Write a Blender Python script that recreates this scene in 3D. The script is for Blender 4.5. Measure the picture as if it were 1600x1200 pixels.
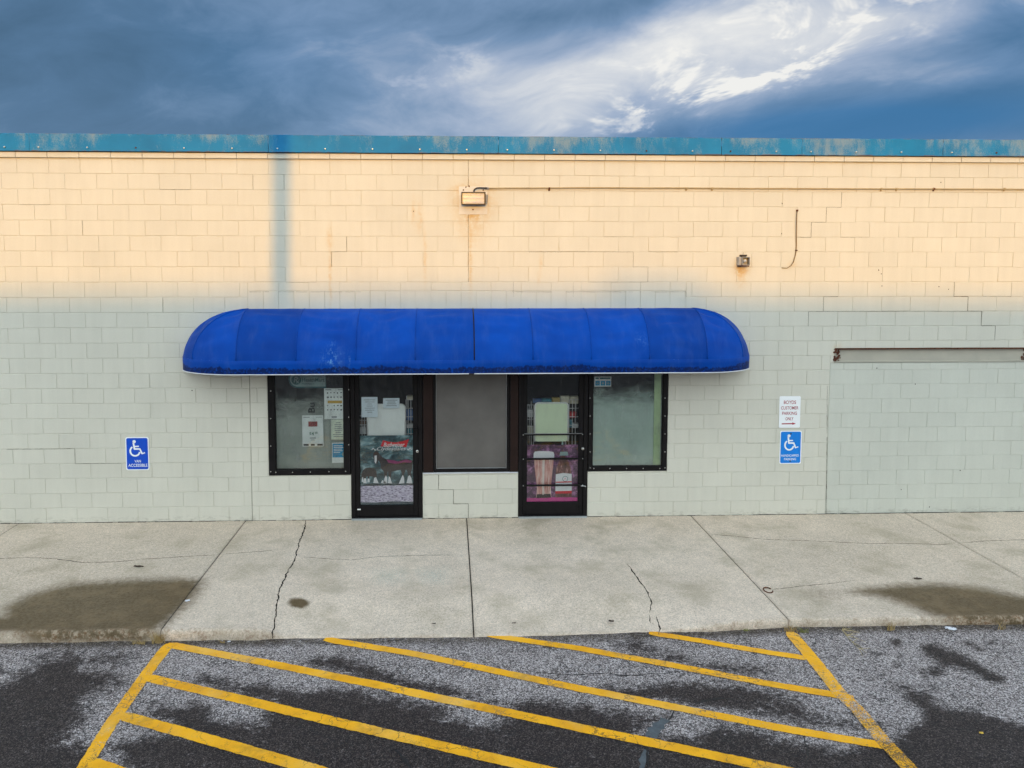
import bpy, bmesh, math, random
import numpy as np
from mathutils import Vector, Matrix, noise as mnoise

random.seed(7)
for o in list(bpy.data.objects):
    bpy.data.objects.remove(o)
S = bpy.context.scene
COL = S.collection

# ------------------------------------------------------------------ camera
F = 1120.0
CAM = np.array([-0.25495, -9.65310, 3.56043])
YAW, PIT, ROL = -0.0343289, -0.0657249, -0.00066834
PPX, PPY = 800 - 59.4184, 600 - 121.5546          # principal point, 1600 x 1200
def rot(y, p, r):
    cy, sy, cp, sp, cr, sr = math.cos(y), math.sin(y), math.cos(p), math.sin(p), math.cos(r), math.sin(r)
    return (np.array([[cy, -sy, 0], [sy, cy, 0], [0, 0, 1]]) @ np.array([[1, 0, 0], [0, cp, -sp], [0, sp, cp]])
            @ np.array([[cr, 0, sr], [0, 1, 0], [-sr, 0, cr]]))
RC = rot(YAW, PIT, ROL)
cam = bpy.data.cameras.new('camera')
cam.sensor_width = 36.0
cam.lens = F / 1600 * 36
cam.shift_x = 59.4184 / 1600
cam.shift_y = -121.5546 / 1600
cam.clip_end = 2000
camo = bpy.data.objects.new('camera', cam)
COL.objects.link(camo)
camo.matrix_world = Matrix.Translation(CAM) @ (Matrix(RC.tolist()) @ Matrix.Rotation(math.pi / 2, 3, 'X')).to_4x4()
S.camera = camo

def proj(X, Y, Z):
    v = (np.stack(np.broadcast_arrays(X, Y, Z), -1) - CAM) @ RC
    return PPX + F * v[..., 0] / v[..., 1], PPY - F * v[..., 2] / v[..., 1]
def ray(px, py):
    return RC @ np.array([(px - PPX) / F, 1.0, -(py - PPY) / F])
def W(px, py, Y=0.0):                               # point of a vertical plane seen at a pixel of the photograph
    d = ray(px, py); t = (Y - CAM[1]) / d[1]; p = CAM + d * t
    return float(p[0]), float(p[2])
def G(px, py, z=0.0):                               # point of the ground
    d = ray(px, py); t = (z - CAM[2]) / d[2]; p = CAM + d * t
    return float(p[0]), float(p[1])

# ------------------------------------------------------------------ node helpers
class NT:
    def __init__(s, tree):
        s.t = tree; s.t.nodes.clear()
    def n(s, typ, **kw):
        nd = s.t.nodes.new(typ)
        for k, v in kw.items(): setattr(nd, k, v)
        return nd
    def set(s, sock, v):
        if isinstance(v, bpy.types.NodeSocket): s.t.links.new(v, sock)
        elif v is not None:
            if isinstance(v, (tuple, list)) and len(v) == 3 and sock.type == 'RGBA': v = (*v, 1)
            sock.default_value = v
    def m(s, op, a, b=None, c=None, clamp=False):
        nd = s.n('ShaderNodeMath', operation=op, use_clamp=clamp)
        for i, v in enumerate((a, b, c)):
            if v is not None: s.set(nd.inputs[i], v)
        return nd.outputs[0]
    def v(s, op, a, b=None):
        nd = s.n('ShaderNodeVectorMath', operation=op)
        s.set(nd.inputs[0], a)
        if b is not None: s.set(nd.inputs[1], b)
        return nd.outputs['Value'] if op in ('LENGTH', 'DOT_PRODUCT', 'DISTANCE') else nd.outputs[0]
    def mix(s, f, a, b, blend='MIX'):
        nd = s.n('ShaderNodeMix', data_type='RGBA', blend_type=blend)
        s.set(nd.inputs[0], f); s.set(nd.inputs[6], a); s.set(nd.inputs[7], b)
        return nd.outputs[2]
    def ramp(s, f, pts, interp='LINEAR'):
        nd = s.n('ShaderNodeValToRGB'); e = nd.color_ramp.elements; nd.color_ramp.interpolation = interp
        while len(e) < len(pts): e.new(0.5)
        for q, (p, c) in zip(e, pts):
            q.position = p; q.color = (*c, 1) if isinstance(c, (tuple, list)) else (c, c, c, 1)
        s.set(nd.inputs[0], f)
        return nd.outputs[0]
    def noise(s, vec, scale, detail=4, rough=.55, dist=0.0, color=False):
        nd = s.n('ShaderNodeTexNoise'); s.set(nd.inputs['Vector'], vec)
        nd.inputs['Scale'].default_value = scale; nd.inputs['Detail'].default_value = detail
        nd.inputs['Roughness'].default_value = rough; nd.inputs['Distortion'].default_value = dist
        return nd.outputs['Color'] if color else nd.outputs[0]
    def vor(s, vec, scale, feature='F1', out='Distance'):
        nd = s.n('ShaderNodeTexVoronoi', feature=feature); s.set(nd.inputs['Vector'], vec)
        nd.inputs['Scale'].default_value = scale
        return nd.outputs[out]
    def smooth(s, x, a, b, lo=0.0, hi=1.0):
        nd = s.n('ShaderNodeMapRange', interpolation_type='SMOOTHSTEP')
        s.set(nd.inputs[0], x)
        for i, v in enumerate((a, b, lo, hi)): nd.inputs[i + 1].default_value = v
        return nd.outputs[0]
    def pos(s): return s.n('ShaderNodeNewGeometry').outputs['Position']
    def sep(s, v):
        nd = s.n('ShaderNodeSeparateXYZ'); s.set(nd.inputs[0], v); return nd.outputs
    def comb(s, x, y, z):
        nd = s.n('ShaderNodeCombineXYZ')
        for i, q in enumerate((x, y, z)): s.set(nd.inputs[i], q)
        return nd.outputs[0]
    def attr(s, name): return s.n('ShaderNodeAttribute', attribute_name=name).outputs['Fac']
    def bump(s, h, strength, dist=0.01, normal=None):
        nd = s.n('ShaderNodeBump'); nd.inputs['Strength'].default_value = strength; nd.inputs['Distance'].default_value = dist
        s.set(nd.inputs['Height'], h)
        if normal is not None: s.set(nd.inputs['Normal'], normal)
        return nd.outputs[0]
    def gauss(s, vec, cx, cy, rx, ry, ang=0.0, acc=None, amp=1.0):    # soft ellipse, added to acc
        mp = s.n('ShaderNodeMapping', vector_type='TEXTURE'); s.set(mp.inputs[0], vec)
        mp.inputs['Location'].default_value = (cx, cy, 0); mp.inputs['Rotation'].default_value = (0, 0, ang); mp.inputs['Scale'].default_value = (rx, ry, 1)
        g = s.m('POWER', .36788, s.v('DOT_PRODUCT', mp.outputs[0], mp.outputs[0]))
        return s.m('MULTIPLY_ADD', g, amp, 0.0 if acc is None else acc)

# ------------------------------------------------------------------ sky, sun, exposure
SUN_EL, SUN_AZ = math.radians(8.0), math.radians(3.0)        # sun behind the camera, a little to the left
wd = bpy.data.worlds.new('World'); S.world = wd; wd.use_nodes = True
t = NT(wd.node_tree)
gen = t.n('ShaderNodeTexCoord').outputs['Generated']
d = t.v('NORMALIZE', gen)
dx, dy, dz = t.sep(d)
az = t.m('ARCTAN2', dx, dy)
el = t.m('ARCSINE', dz)
azel = t.comb(az, el, 0.0)
def sky_dir(px, py):
    r = ray(px, py); r = r / np.linalg.norm(r)
    return math.atan2(r[0], r[1]), math.asin(r[2])
# cloud noise lives on the sphere itself: no seam behind the camera
tilt = t.n('ShaderNodeVectorRotate', rotation_type='AXIS_ANGLE')
t.set(tilt.inputs['Vector'], d); tilt.inputs['Axis'].default_value = (0, 1, 0); tilt.inputs['Angle'].default_value = math.radians(7)
cv = t.v('MULTIPLY', tilt.outputs[0], (1.0, 1.0, 2.1))
wob = t.v('SCALE', t.noise(cv, 3.0, 2, .5, color=True)); wob.node.inputs['Scale'].default_value = .32
cw = t.v('ADD', cv, wob)
n1 = t.noise(cw, 2.0, 2, .5)
n2 = t.noise(t.v('ADD', cw, (.7, 2.2, 5.1)), 5.2, 6, .60)
n3 = t.noise(t.v('ADD', cw, (3.1, 1.7, 2.2)), 13.0, 4, .62)
base = t.m('ADD', t.m('MULTIPLY_ADD', n1, 0.40, 0.12), t.m('MULTIPLY', t.m('SUBTRACT', n2, .5), 0.75))
base = t.m('MULTIPLY_ADD', t.m('SUBTRACT', n3, .5), .16, base)
def blobs(lst):
    acc = None
    for px, py, rx, ry, ang, amp in lst:
        a, e = sky_dir(px, py)
        acc = t.gauss(azel, a, e, rx / F, ry / F, math.radians(ang), acc, amp)
    return acc
lift = blobs([(180, 110, 420, 150, 0, -.17), (640, 60, 240, 90, 8, .12), (690, 120, 130, 32, 14, .14), (860, 150, 170, 50, 6, .42), (760, 205, 280, 30, 0, .16),
              (1020, 80, 190, 55, 12, .24), (1120, 40, 160, 55, 14, .26), (1290, 40, 190, 60, 10, .30), (1450, 30, 180, 50, 10, .26), (1190, 115, 160, 34, 10, .20), (1520, 110, 220, 28, 12, .18),
              (1590, 40, 70, 50, 40, -.14), (1340, 190, 330, 26, 3, -.20), (900, 25, 130, 22, 8, -.14)])
m0 = t.m('ADD', base, lift)
edge = blobs([(1130, 142, 190, 14, 9, .9), (1010, 205, 200, 14, 8, .9), (1200, 60, 260, 55, 18, .75), (1400, 20, 170, 30, 18, .7), (690, 105, 100, 26, 16, .5)])
wisp = t.m('MULTIPLY', t.smooth(n3, .47, .66), edge)
m1 = t.m('ADD', m0, t.m('MULTIPLY', wisp, .36), clamp=True)
cloud = t.ramp(m1, [(0.0, (.062, .135, .235)), (.20, (.088, .180, .315)), (.42, (.180, .290, .465)), (.62, (.370, .455, .610)), (.80, (.62, .66, .73)), (1.0, (.92, .91, .88))])
blue = blobs([(1250, 192, 200, 30, 3, .95), (1480, 198, 260, 32, 2, .8), (1580, 60, 60, 60, 30, .35), (420, 100, 160, 70, 0, .25)])
blue = t.m('MULTIPLY', blue, t.smooth(m1, .75, .35), clamp=True)
cloud = t.mix(t.m('MULTIPLY', blue, .75), cloud, (.030, .175, .405))
nish = t.n('ShaderNodeTexSky', sky_type='NISHITA')
nish.sun_disc = False; nish.sun_elevation = SUN_EL; nish.sun_rotation = math.pi - SUN_AZ
nish.altitude = 1200; nish.air_density = 1.0; nish.dust_density = 1.5; nish.ozone_density = 1.0
# the sky grows brighter, evenly, from the storm side in view towards the low sun behind the camera
towards = t.m('MULTIPLY', dy, -1.0)
glow = t.smooth(towards, -.8, .9, 1.0, 11.4)
warm = t.mix(t.smooth(towards, -.75, .4), (1, 1, 1), (1.05, .70, .45))
cloud = t.v('SCALE', t.v('MULTIPLY', cloud, warm)); t.set(cloud.node.inputs['Scale'], glow)
bg1 = t.n('ShaderNodeBackground'); t.set(bg1.inputs[0], cloud); bg1.inputs[1].default_value = 1.0
bg2 = t.n('ShaderNodeBackground'); t.set(bg2.inputs[0], nish.outputs[0]); bg2.inputs[1].default_value = 0.10
mx = t.n('ShaderNodeMixShader'); mx.inputs[0].default_value = 0.93
wd.node_tree.links.new(bg2.outputs[0], mx.inputs[1]); wd.node_tree.links.new(bg1.outputs[0], mx.inputs[2])
out = t.n('ShaderNodeOutputWorld'); wd.node_tree.links.new(mx.outputs[0], out.inputs[0])

sl = bpy.data.lights.new('sun', 'SUN'); sl.energy = 2.45; sl.angle = math.radians(0.53); sl.color = (1.0, .47, .02)
so = bpy.data.objects.new('sun', sl); COL.objects.link(so); so.location = (0, -40, 30)
TRAVEL = Vector((math.sin(SUN_AZ) * math.cos(SUN_EL), math.cos(SUN_AZ) * math.cos(SUN_EL), -math.sin(SUN_EL)))
so.rotation_euler = TRAVEL.to_track_quat('-Z', 'Y').to_euler()
S.cycles.use_adaptive_sampling = True; S.cycles.adaptive_threshold = .035; S.cycles.max_bounces = 5; S.cycles.diffuse_bounces = 3; S.cycles.glossy_bounces = 2; S.cycles.transparent_max_bounces = 8
wd.cycles.sampling_method = 'MANUAL'; wd.cycles.sample_map_resolution = 256
S.view_settings.view_transform = 'Standard'; S.view_settings.look = 'None'
S.view_settings.exposure = 0.0; S.view_settings.gamma = 1.0; S.view_settings.use_curve_mapping = False

# ------------------------------------------------------------------ materials
MATS = {}
def new_mat(name):
    m = bpy.data.materials.new(name); m.use_nodes = True; t = NT(m.node_tree); MATS[name] = m
    b = t.n('ShaderNodeBsdfPrincipled'); o = t.n('ShaderNodeOutputMaterial'); m.node_tree.links.new(b.outputs[0], o.inputs[0])
    return m, t, b
def simple(name, col, rough=.6, var=.12, scale=30, metal=0.0, spec=.5, bump=.1, bscale=200, warm=None):
    m, t, b = new_mat(name)
    p = t.pos(); n = t.noise(p, scale, 5, .6)
    c0 = tuple(c * (1 - var) for c in col); c1 = tuple(min(1, c * (1 + var)) for c in col)
    t.set(b.inputs['Base Color'], t.ramp(n, [(.25, c0), (.75, warm or c1)]))
    b.inputs['Roughness'].default_value = rough; b.inputs['Metallic'].default_value = metal
    b.inputs['Specular IOR Level'].default_value = spec
    if bump: t.set(b.inputs['Normal'], t.bump(t.noise(p, bscale, 3), bump, .002))
    return m
BW, BH = .4064, .2032                                # concrete block
def wall_paint(name, mortar=False, infill=False):
    m, t, b = new_mat(name)
    p = t.pos(); x, y, z = t.sep(p)
    row = t.m('FLOOR', t.m('DIVIDE', z, BH))
    off = t.m('MULTIPLY', t.m('FLOORED_MODULO', row, 2.0), .5)
    colm = t.m('FLOOR', t.m('SUBTRACT', t.m('DIVIDE', x, BW), off))
    wn = t.n('ShaderNodeTexWhiteNoise', noise_dimensions='2D'); t.set(wn.inputs['Vector'], t.comb(colm, row, 0.0))
    big = t.noise(p, .9, 3, .55); fine = t.noise(p, 55, 4, .65)
    streak = t.noise(t.v('MULTIPLY', p, (9, 1, .9)), 1.0, 3, .6)
    base = (.63, .605, .52) if not infill else (.575, .575, .505)
    v = t.m('ADD', t.m('MULTIPLY', t.m('SUBTRACT', wn.outputs[0], .5), .035), t.m('MULTIPLY', t.m('SUBTRACT', big, .5), .16))
    v = t.m('ADD', v, t.m('MULTIPLY', t.m('SUBTRACT', fine, .5), .12))
    v = t.m('ADD', v, t.m('MULTIPLY', t.m('SUBTRACT', streak, .5), .12))
    if mortar: v = t.m('SUBTRACT', v, .04)
    val = t.m('ADD', v, 1.0)
    col = t.v('SCALE', base); t.set(col.node.inputs['Scale'], val)
    # rust and grime with shapes of their own
    st = None
    wx = t.m('ADD', x, t.m('MULTIPLY', t.m('SUBTRACT', t.noise(p, 9, 4), .5), .05))
    wxz = t.comb(wx, z, 0.0)
    spots = [(740, 313, 30, 25, .75), (738, 350, 22, 30, .45), (735, 410, 3.0, 48, .7), (740, 330, 14, 9, .8), (722, 296, 14, 6, .7), (656, 340, 5, 22, .5),
             (664, 400, 2.5, 34, .6), (646, 330, 3, 20, .5), (515, 372, 5, 14, .5), (516, 430, 2.2, 50, .55), (1157, 421, 10, 8, 1.0),
             (1158, 432, 8, 16, .55), (845, 410, 2.5, 14, .5), (842, 435, 3, 8, .4), (1238, 415, 8, 5, .35), (1308, 548, 6, 10, .6)]
    for px, py, rx, rz, amp in spots:
        X, Z = W(px, py)
        st = t.gauss(wxz, X, Z, rx / 117, rz / 117, 0, st, amp)
    st = t.m('MULTIPLY', st, t.smooth(t.noise(p, 14, 4, .7), .28, .62), clamp=True)
    col = t.mix(t.m('MULTIPLY', st, .8), col, (.56, .34, .09))
    # splashed dirt along the foot of the wall
    foot = t.m('MULTIPLY', t.smooth(z, .11, .0), t.smooth(t.noise(t.v('MULTIPLY', p, (1, 1, 2.5)), 9, 4, .7), .46, .68))
    col = t.mix(t.m('MULTIPLY', foot, .55), col, (.24, .22, .17))
    t.set(b.inputs['Base Color'], col)
    b.inputs['Roughness'].default_value = .72; b.inputs['Specular IOR Level'].default_value = .25
    h = t.m('ADD', t.noise(p, 120, 2, .7), t.m('MULTIPLY', t.noise(p, 22, 2), 1.2))
    t.set(b.inputs['Normal'], t.bump(h, .35, .004))
    return m
M_BLOCK = wall_paint('painted block'); M_MORTAR = wall_paint('painted joint', mortar=True); M_INFILL = wall_paint('painted infill block', infill=True)

def mk_fascia():
    m, t, b = new_mat('peeling blue metal')
    p = t.pos(); x, y, z = t.sep(p)
    f1 = t.noise(p, 1.1, 3, .5); f2 = t.noise(t.v('MULTIPLY', p, (7, 3, 3.0)), 1.3, 6, .68)
    f3 = t.noise(p, 85, 5, .7)
    wear = t.m('ADD', t.m('MULTIPLY', f2, .75), t.m('MULTIPLY', f3, .55))
    wear = t.m('ADD', wear, t.m('MULTIPLY', t.m('SUBTRACT', f1, .5), .9))
    top = t.smooth(z, 5.02, 5.2, 0, .10)
    wear = t.m('ADD', wear, top)
    msk = t.smooth(wear, .66, .96)
    blue = t.ramp(t.noise(p, 2.5, 4), [(.3, (.003, .15, .34)), (.7, (.004, .20, .43))])
    col = t.mix(t.m('MULTIPLY', msk, .55), blue, (.30, .34, .33))
    rz = t.m('MULTIPLY', t.smooth(t.noise(p, 13, 6, .75), .66, .76), t.smooth(t.noise(p, 3, 2), .45, .65))
    edge = t.m('MAXIMUM', t.smooth(z, 5.165, 5.19), t.smooth(z, 4.975, 4.955))
    edge = t.m('MULTIPLY', edge, t.smooth(t.noise(p, 5, 5, .7), .44, .60))
    col = t.mix(t.m('MAXIMUM', rz, t.m('MULTIPLY', edge, .8)), col, (.13, .062, .03))
    t.set(b.inputs['Base Color'], col); b.inputs['Roughness'].default_value = .62; b.inputs['Specular IOR Level'].default_value = .3
    t.set(b.inputs['Normal'], t.bump(t.m('ADD', f3, t.noise(p, 3, 3)), .25, .006))
mk_fascia()

def mk_awning():
    m, t, b = new_mat('blue canvas')
    p = t.pos(); x, y, z = t.sep(p)
    n = t.noise(p, 2.2, 4); f = t.noise(p, 260, 3, .6)
    col = t.ramp(n, [(.3, (.0004, .040, .265)), (.7, (.0006, .058, .355))])
    rv = t.n('ShaderNodeObjectInfo').outputs['Random']
    sc_ = t.v('SCALE', col); t.set(sc_.node.inputs['Scale'], t.m('MULTIPLY_ADD', rv, .26, .95)); col = sc_
    zb = ZV0
    # mould blotches creeping up from the hem, worn pale marks
    mh = t.noise(t.v('MULTIPLY', p, (1, .0, .12)), 16, 6, .8)
    mh2 = t.noise(t.v('MULTIPLY', p, (1, 0, .1)), 2.3, 3, .5)
    lim = t.m('ADD', t.m('MULTIPLY', mh, .15), t.m('MULTIPLY', mh2, .14))
    hz = t.m('SUBTRACT', z, zb)
    mould = t.smooth(t.m('SUBTRACT', lim, hz), .055, .075)
    mould = t.m('MULTIPLY', mould, t.smooth(t.noise(p, 30, 5, .7), .30, .52))
    col = t.mix(t.m('MULTIPLY', mould, .8), col, (.004, .007, .035))
    X, Z = W(521, 552, -.45)
    wx = t.m('ADD', x, t.m('MULTIPLY', t.m('SUBTRACT', t.noise(p, 12, 4), .5), .12))
    wv_ = t.comb(wx, z, 0.0)
    sc = t.gauss(wv_, X, Z, .04, .11); sc = t.gauss(wv_, X, Z - .05, .13, .12, 0, sc, .55)
    X2, Z2 = W(548, 560, -.45); sc = t.gauss(wv_, X2, Z2, .015, .13, 0, sc, .45)
    X3, Z3 = W(998, 530, -.4); sc = t.gauss(wv_, X3, Z3, .07, .09, 0, sc, .4)
    sc = t.m('MULTIPLY', sc, t.smooth(t.noise(t.v('MULTIPLY', p, (1, 1, .45)), 38, 6, .72), .47, .66), clamp=True)
    col = t.mix(t.m('MULTIPLY', sc, .7), col, (.14, .34, .62))
    dust = t.smooth(t.noise(t.v('MULTIPLY', p, (3, 1, .8)), 3, 5, .65), .45, .78)
    col = t.mix(t.m('MULTIPLY', dust, .06), col, (.22, .30, .45))
    t.set(b.inputs['Base Color'], col); b.inputs['Roughness'].default_value = .5; b.inputs['Specular IOR Level'].default_value = .08
    t.set(b.inputs['Normal'], t.bump(f, .18, .002))

def mk_concrete():
    m, t, b = new_mat('sidewalk concrete')
    p = t.pos(); x, y, z = t.sep(p)
    big = t.noise(p, .8, 4, .6); mid = t.noise(p, 5, 5, .6); fine = t.noise(p, 90, 4, .7)
    vs = t.vor(p, 95, out='Color'); agg = t.sep(vs)[0]
    v = t.m('ADD', t.m('MULTIPLY', t.m('SUBTRACT', big, .5), .42), t.m('MULTIPLY', t.m('SUBTRACT', mid, .5), .36))
    v = t.m('ADD', v, t.m('MULTIPLY', t.m('SUBTRACT', fine, .5), .8))
    v = t.m('ADD', v, t.m('MULTIPLY', t.m('SUBTRACT', agg, .5), .40))
    col = t.mix(t.smooth(t.noise(p, .45, 3), .35, .65), (.635, .525, .420), (.68, .560, .450))
    c = t.v('SCALE', col); t.set(c.node.inputs['Scale'], t.m('ADD', v, 1.0)); col = c
    col = t.mix(t.m('MULTIPLY', t.smooth(agg, .93, .99), .55), col, (.20, .18, .15))
    tan = t.m('MULTIPLY', t.smooth(t.noise(p, 1.6, 5, .6), .46, .70), .62)
    col = t.mix(tan, col, (.36, .30, .215))
    st = t.m('ADD', t.attr('stain'), t.m('MULTIPLY', t.m('SUBTRACT', t.noise(p, 16, 5, .75), .5), .55))
    st = t.smooth(st, .22, .80)
    wet = t.mix(fine, (.052, .031, .010), (.118, .074, .030))
    wet = t.mix(t.smooth(t.noise(p, 3.2, 5, .65), .42, .66), wet, (.140, .090, .042))
    col = t.mix(t.m('MULTIPLY', st, .97), col, wet)
    dk = t.m('MULTIPLY', t.attr('grime_vignette'), t.smooth(t.noise(p, 30, 5, .7), .30, .62))
    col = t.mix(t.m('MULTIPLY', dk, .62), col, (.25, .205, .135))
    ed = t.m('MULTIPLY', t.attr('edge'), t.smooth(t.noise(p, 8, 6, .75), .42, .60))
    pal = t.mix(t.smooth(t.noise(p, 40, 4, .7), .42, .62), (.47, .38, .28), (.22, .115, .06))
    col = t.mix(t.m('MULTIPLY', ed, .75), col, pal)
    tq = t.m('MULTIPLY', t.attr('paint'), t.smooth(t.noise(p, 60, 4, .7), .47, .60))
    col = t.mix(t.m('MULTIPLY', tq, .5), col, (.30, .52, .50))
    t.set(b.inputs['Base Color'], col)
    t.set(b.inputs['Roughness'], t.m('SUBTRACT', .9, t.m('MULTIPLY', st, .12)))
    b.inputs['Specular IOR Level'].default_value = .25
    h = t.m('ADD', fine, t.m('MULTIPLY', t.vor(p, 95), .6))
    t.set(b.inputs['Normal'], t.bump(h, .6, .004))
mk_concrete()

def asphalt_color(t, p):
    fine = t.noise(p, 85, 4, .78)
    vn = t.n('ShaderNodeTexVoronoi'); t.set(vn.inputs['Vector'], p); vn.inputs['Scale'].default_value = 120
    ag = t.sep(vn.outputs['Color'])[0]; vd = vn.outputs['Distance']
    lowm = t.m('ADD', t.attr('dark'), t.m('MULTIPLY', t.m('SUBTRACT', t.noise(p, 6, 6, .72), .5), 1.6))
    lowm = t.m('MULTIPLY_ADD', t.m('SUBTRACT', t.noise(t.v('MULTIPLY', p, (1, 1.8, 1)), 20, 4, .7), .5), 1.5, lowm)
    lowm = t.m('ADD', lowm, t.m('MULTIPLY', t.m('SUBTRACT', fine, .5), 1.0))
    dk = t.smooth(lowm, .22, .84)
    light = t.ramp(t.m('ADD', t.m('MULTIPLY', ag, .5), t.m('MULTIPLY', fine, .5)), [(.26, (.042, .033, .031)), (.42, (.185, .156, .150)), (.58, (.355, .305, .293)), (.80, (.74, .67, .64))])
    dark = t.ramp(t.m('ADD', t.m('MULTIPLY', ag, .45), t.m('MULTIPLY', fine, .55)), [(.2, (.004, .003, .003)), (.5, (.019, .012, .011)), (.68, (.050, .034, .030)), (.86, (.24, .20, .18))])
    col = t.mix(t.m('MULTIPLY', dk, .96), light, dark)
    # fine crazing of the old surface
    cr = t.n('ShaderNodeTexVoronoi', feature='DISTANCE_TO_EDGE'); cr.inputs['Scale'].default_value = 5.5
    wv = t.v('SCALE', t.noise(p, 9, 4, .6, color=True)); wv.node.inputs['Scale'].default_value = .22
    t.set(cr.inputs['Vector'], t.v('ADD', p, wv))
    cm = t.m('MULTIPLY', t.smooth(cr.outputs[0], .030, .006), t.smooth(t.noise(p, 2.4, 4), .44, .58))
    col = t.mix(t.m('MULTIPLY', cm, .8), col, (.02, .018, .018))
    return col, fine, vd, ag, dk, cm
def mk_asphalt():
    m, t, b = new_mat('asphalt')
    p = t.pos(); col, fine, vd, ag, dk, cm = asphalt_color(t, p)
    dirt = t.m('MULTIPLY', t.attr('gutter'), t.smooth(t.noise(p, 22, 5, .7), .25, .55))
    col = t.mix(t.m('MULTIPLY', dirt, .92), col, t.mix(fine, (.018, .013, .009), (.075, .052, .035)))
    t.set(b.inputs['Base Color'], col); t.set(b.inputs['Roughness'], t.m('MULTIPLY_ADD', dk, -.22, .88)); b.inputs['Specular IOR Level'].default_value = .28
    h = t.m('SUBTRACT', t.m('ADD', fine, t.m('MULTIPLY', vd, -.9)), t.m('MULTIPLY', cm, .8))
    t.set(b.inputs['Normal'], t.bump(h, .7, .007))
    m, t, b = new_mat('yellow road paint')
    p = t.pos(); col, fine, vd, ag, dk, cm = asphalt_color(t, p)
    fade = t.attr('fade')
    y = t.ramp(t.m('ADD', t.m('MULTIPLY', t.noise(p, 4, 4), .7), t.m('MULTIPLY', fine, .3)), [(.3, (.72, .31, .010)), (.55, (.92, .44, .010)), (.75, (.90, .48, .06))])
    y = t.mix(t.m('MULTIPLY', t.smooth(t.noise(p, 2.1, 3), .5, .7), .35), y, (.74, .50, .17))
    y = t.mix(t.m('MULTIPLY', t.smooth(t.noise(p, 3.3, 5, .7), .50, .72), .45), y, (.30, .15, .02))
    wr = t.m('ADD', t.m('ADD', t.m('MULTIPLY', fine, .75), t.m('MULTIPLY', t.noise(p, 13, 5, .7), .45)), t.m('MULTIPLY', fade, .62))
    wm = t.m('MAXIMUM', t.smooth(wr, .72, .82), t.m('MULTIPLY', cm, .8))
    t.set(b.inputs['Base Color'], t.mix(t.m('MULTIPLY', wm, .93), y, t.mix(.18, col, (.30, .20, .08))))
    b.inputs['Roughness'].default_value = .7; b.inputs['Specular IOR Level'].default_value = .3
    t.set(b.inputs['Normal'], t.bump(t.m('ADD', fine, t.m('MULTIPLY', vd, -.6)), .5, .005))
mk_asphalt()

M_FRAME = simple('dark bronze metal', (.010, .0085, .009), .45, .3, 8, spec=.16, bump=.05)
M_BROWN = simple('brown panel', (.022, .011, .009), .5, .25, 5, spec=.18, bump=.08)
M_STEEL = simple('bare screw metal', (.62, .61, .58), .35, .1, 60, metal=.8)
M_BLACK = simple('black rubber', (.008, .008, .008), .6, .2, spec=.15)
M_WHITE = simple('white plastic', (.80, .80, .78), .45, .04, 10)
M_PIPING = simple('white piping', (.66, .66, .70), .5, .08, 10)
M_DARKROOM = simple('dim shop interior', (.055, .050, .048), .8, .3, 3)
M_CRACK = simple('crack shadow', (.030, .025, .020), .95, .5, 30, spec=.1)
M_WCRACK = simple('open joint', (.17, .15, .115), .95, .4, 30, spec=.1)
M_JOINT = simple('joint filler', (.045, .040, .034), .95, .5, 20, spec=.1)
M_TAR = simple('crack tar', (.008, .008, .009), .5, .4, 20)
M_TARGREY = simple('grey crack filler', (.075, .086, .094), .7, .35, 26, bump=.3)
M_SIGNWHITE = simple('sign white', (.88, .89, .90), .35, .03, 6, bump=0)
M_SIGNBLUE = simple('sign blue', (.004, .075, .56), .32, .08, 6, bump=0)
M_SIGNSKY = simple('faded sign blue', (.004, .215, .72), .35, .08, 6, bump=0)
M_SIGNRED = simple('maroon lettering', (.36, .008, .030), .4, .1, 10, bump=0)
M_THRESH = simple('threshold concrete', (.42, .43, .42), .85, .15, 20, bump=.3)
M_RUST = simple('rusty steel', (.095, .030, .012), .9, .7, 26, bump=.5, bscale=80)
M_GALV = simple('galvanised grey', (.33, .33, .33), .45, .2, 15, metal=.5)
M_CONDUIT = simple('painted conduit', (.40, .31, .17), .6, .2, 12)
M_CABLE = simple('brown cable', (.20, .135, .06), .6, .3, 20)
M_PLATE = simple('old cream paint', (.66, .63, .57), .75, .06, 14, bump=.3, bscale=120)
M_LAMP = simple('flood light housing', (.030, .020, .018), .45, .3, 20)
M_LAMPGLASS = simple('flood light lens', (.34, .37, .47), .2, .05, 20)
M_LINTEL = simple('painted steel lintel', (.45, .42, .35), .6, .12, 4, warm=(.48, .445, .365))
M_BOARD = simple('white board', (.86, .90, .85), .45, .04, 3, bump=0)
M_BOARDG = simple('pale green board', (.76, .88, .62), .45, .04, 3, bump=0)
M_BOARDEDGE = simple('board edging', (.80, .82, .78), .4, .03, 3, bump=0)
M_PAPER = simple('paper', (.88, .92, .88), .8, .03, 5, bump=0)
M_PAPERY = simple('yellowed paper', (.80, .86, .70), .8, .04, 5, bump=0)
M_PAPERB = simple('cool paper', (.70, .79, .82), .8, .03, 5, bump=0)
M_INK = simple('grey print', (.20, .22, .22), .8, .1, 30, bump=0)
M_INKD = simple('dark print', (.045, .05, .05), .8, .2, 30, bump=0)
M_INKG = simple('green print', (.03, .16, .08), .8, .1, 30, bump=0)
M_INKY = simple('yellow print', (.62, .40, .06), .8, .1, 30, bump=0)
M_INKR = simple('red print', (.78, .015, .035), .6, .1, 30, bump=0)
M_CYAN = simple('sky blue print', (.02, .34, .60), .7, .12, 20, bump=0)
M_TEAL = simple('teal sticker', (.035, .14, .15), .5, .15, 20, bump=0)
M_TEALW = simple('pale teal sticker', (.30, .44, .43), .5, .08, 20, bump=0)
M_DRY = simple('dry grass', (.36, .25, .10), .8, .4, 60, bump=0)
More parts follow.
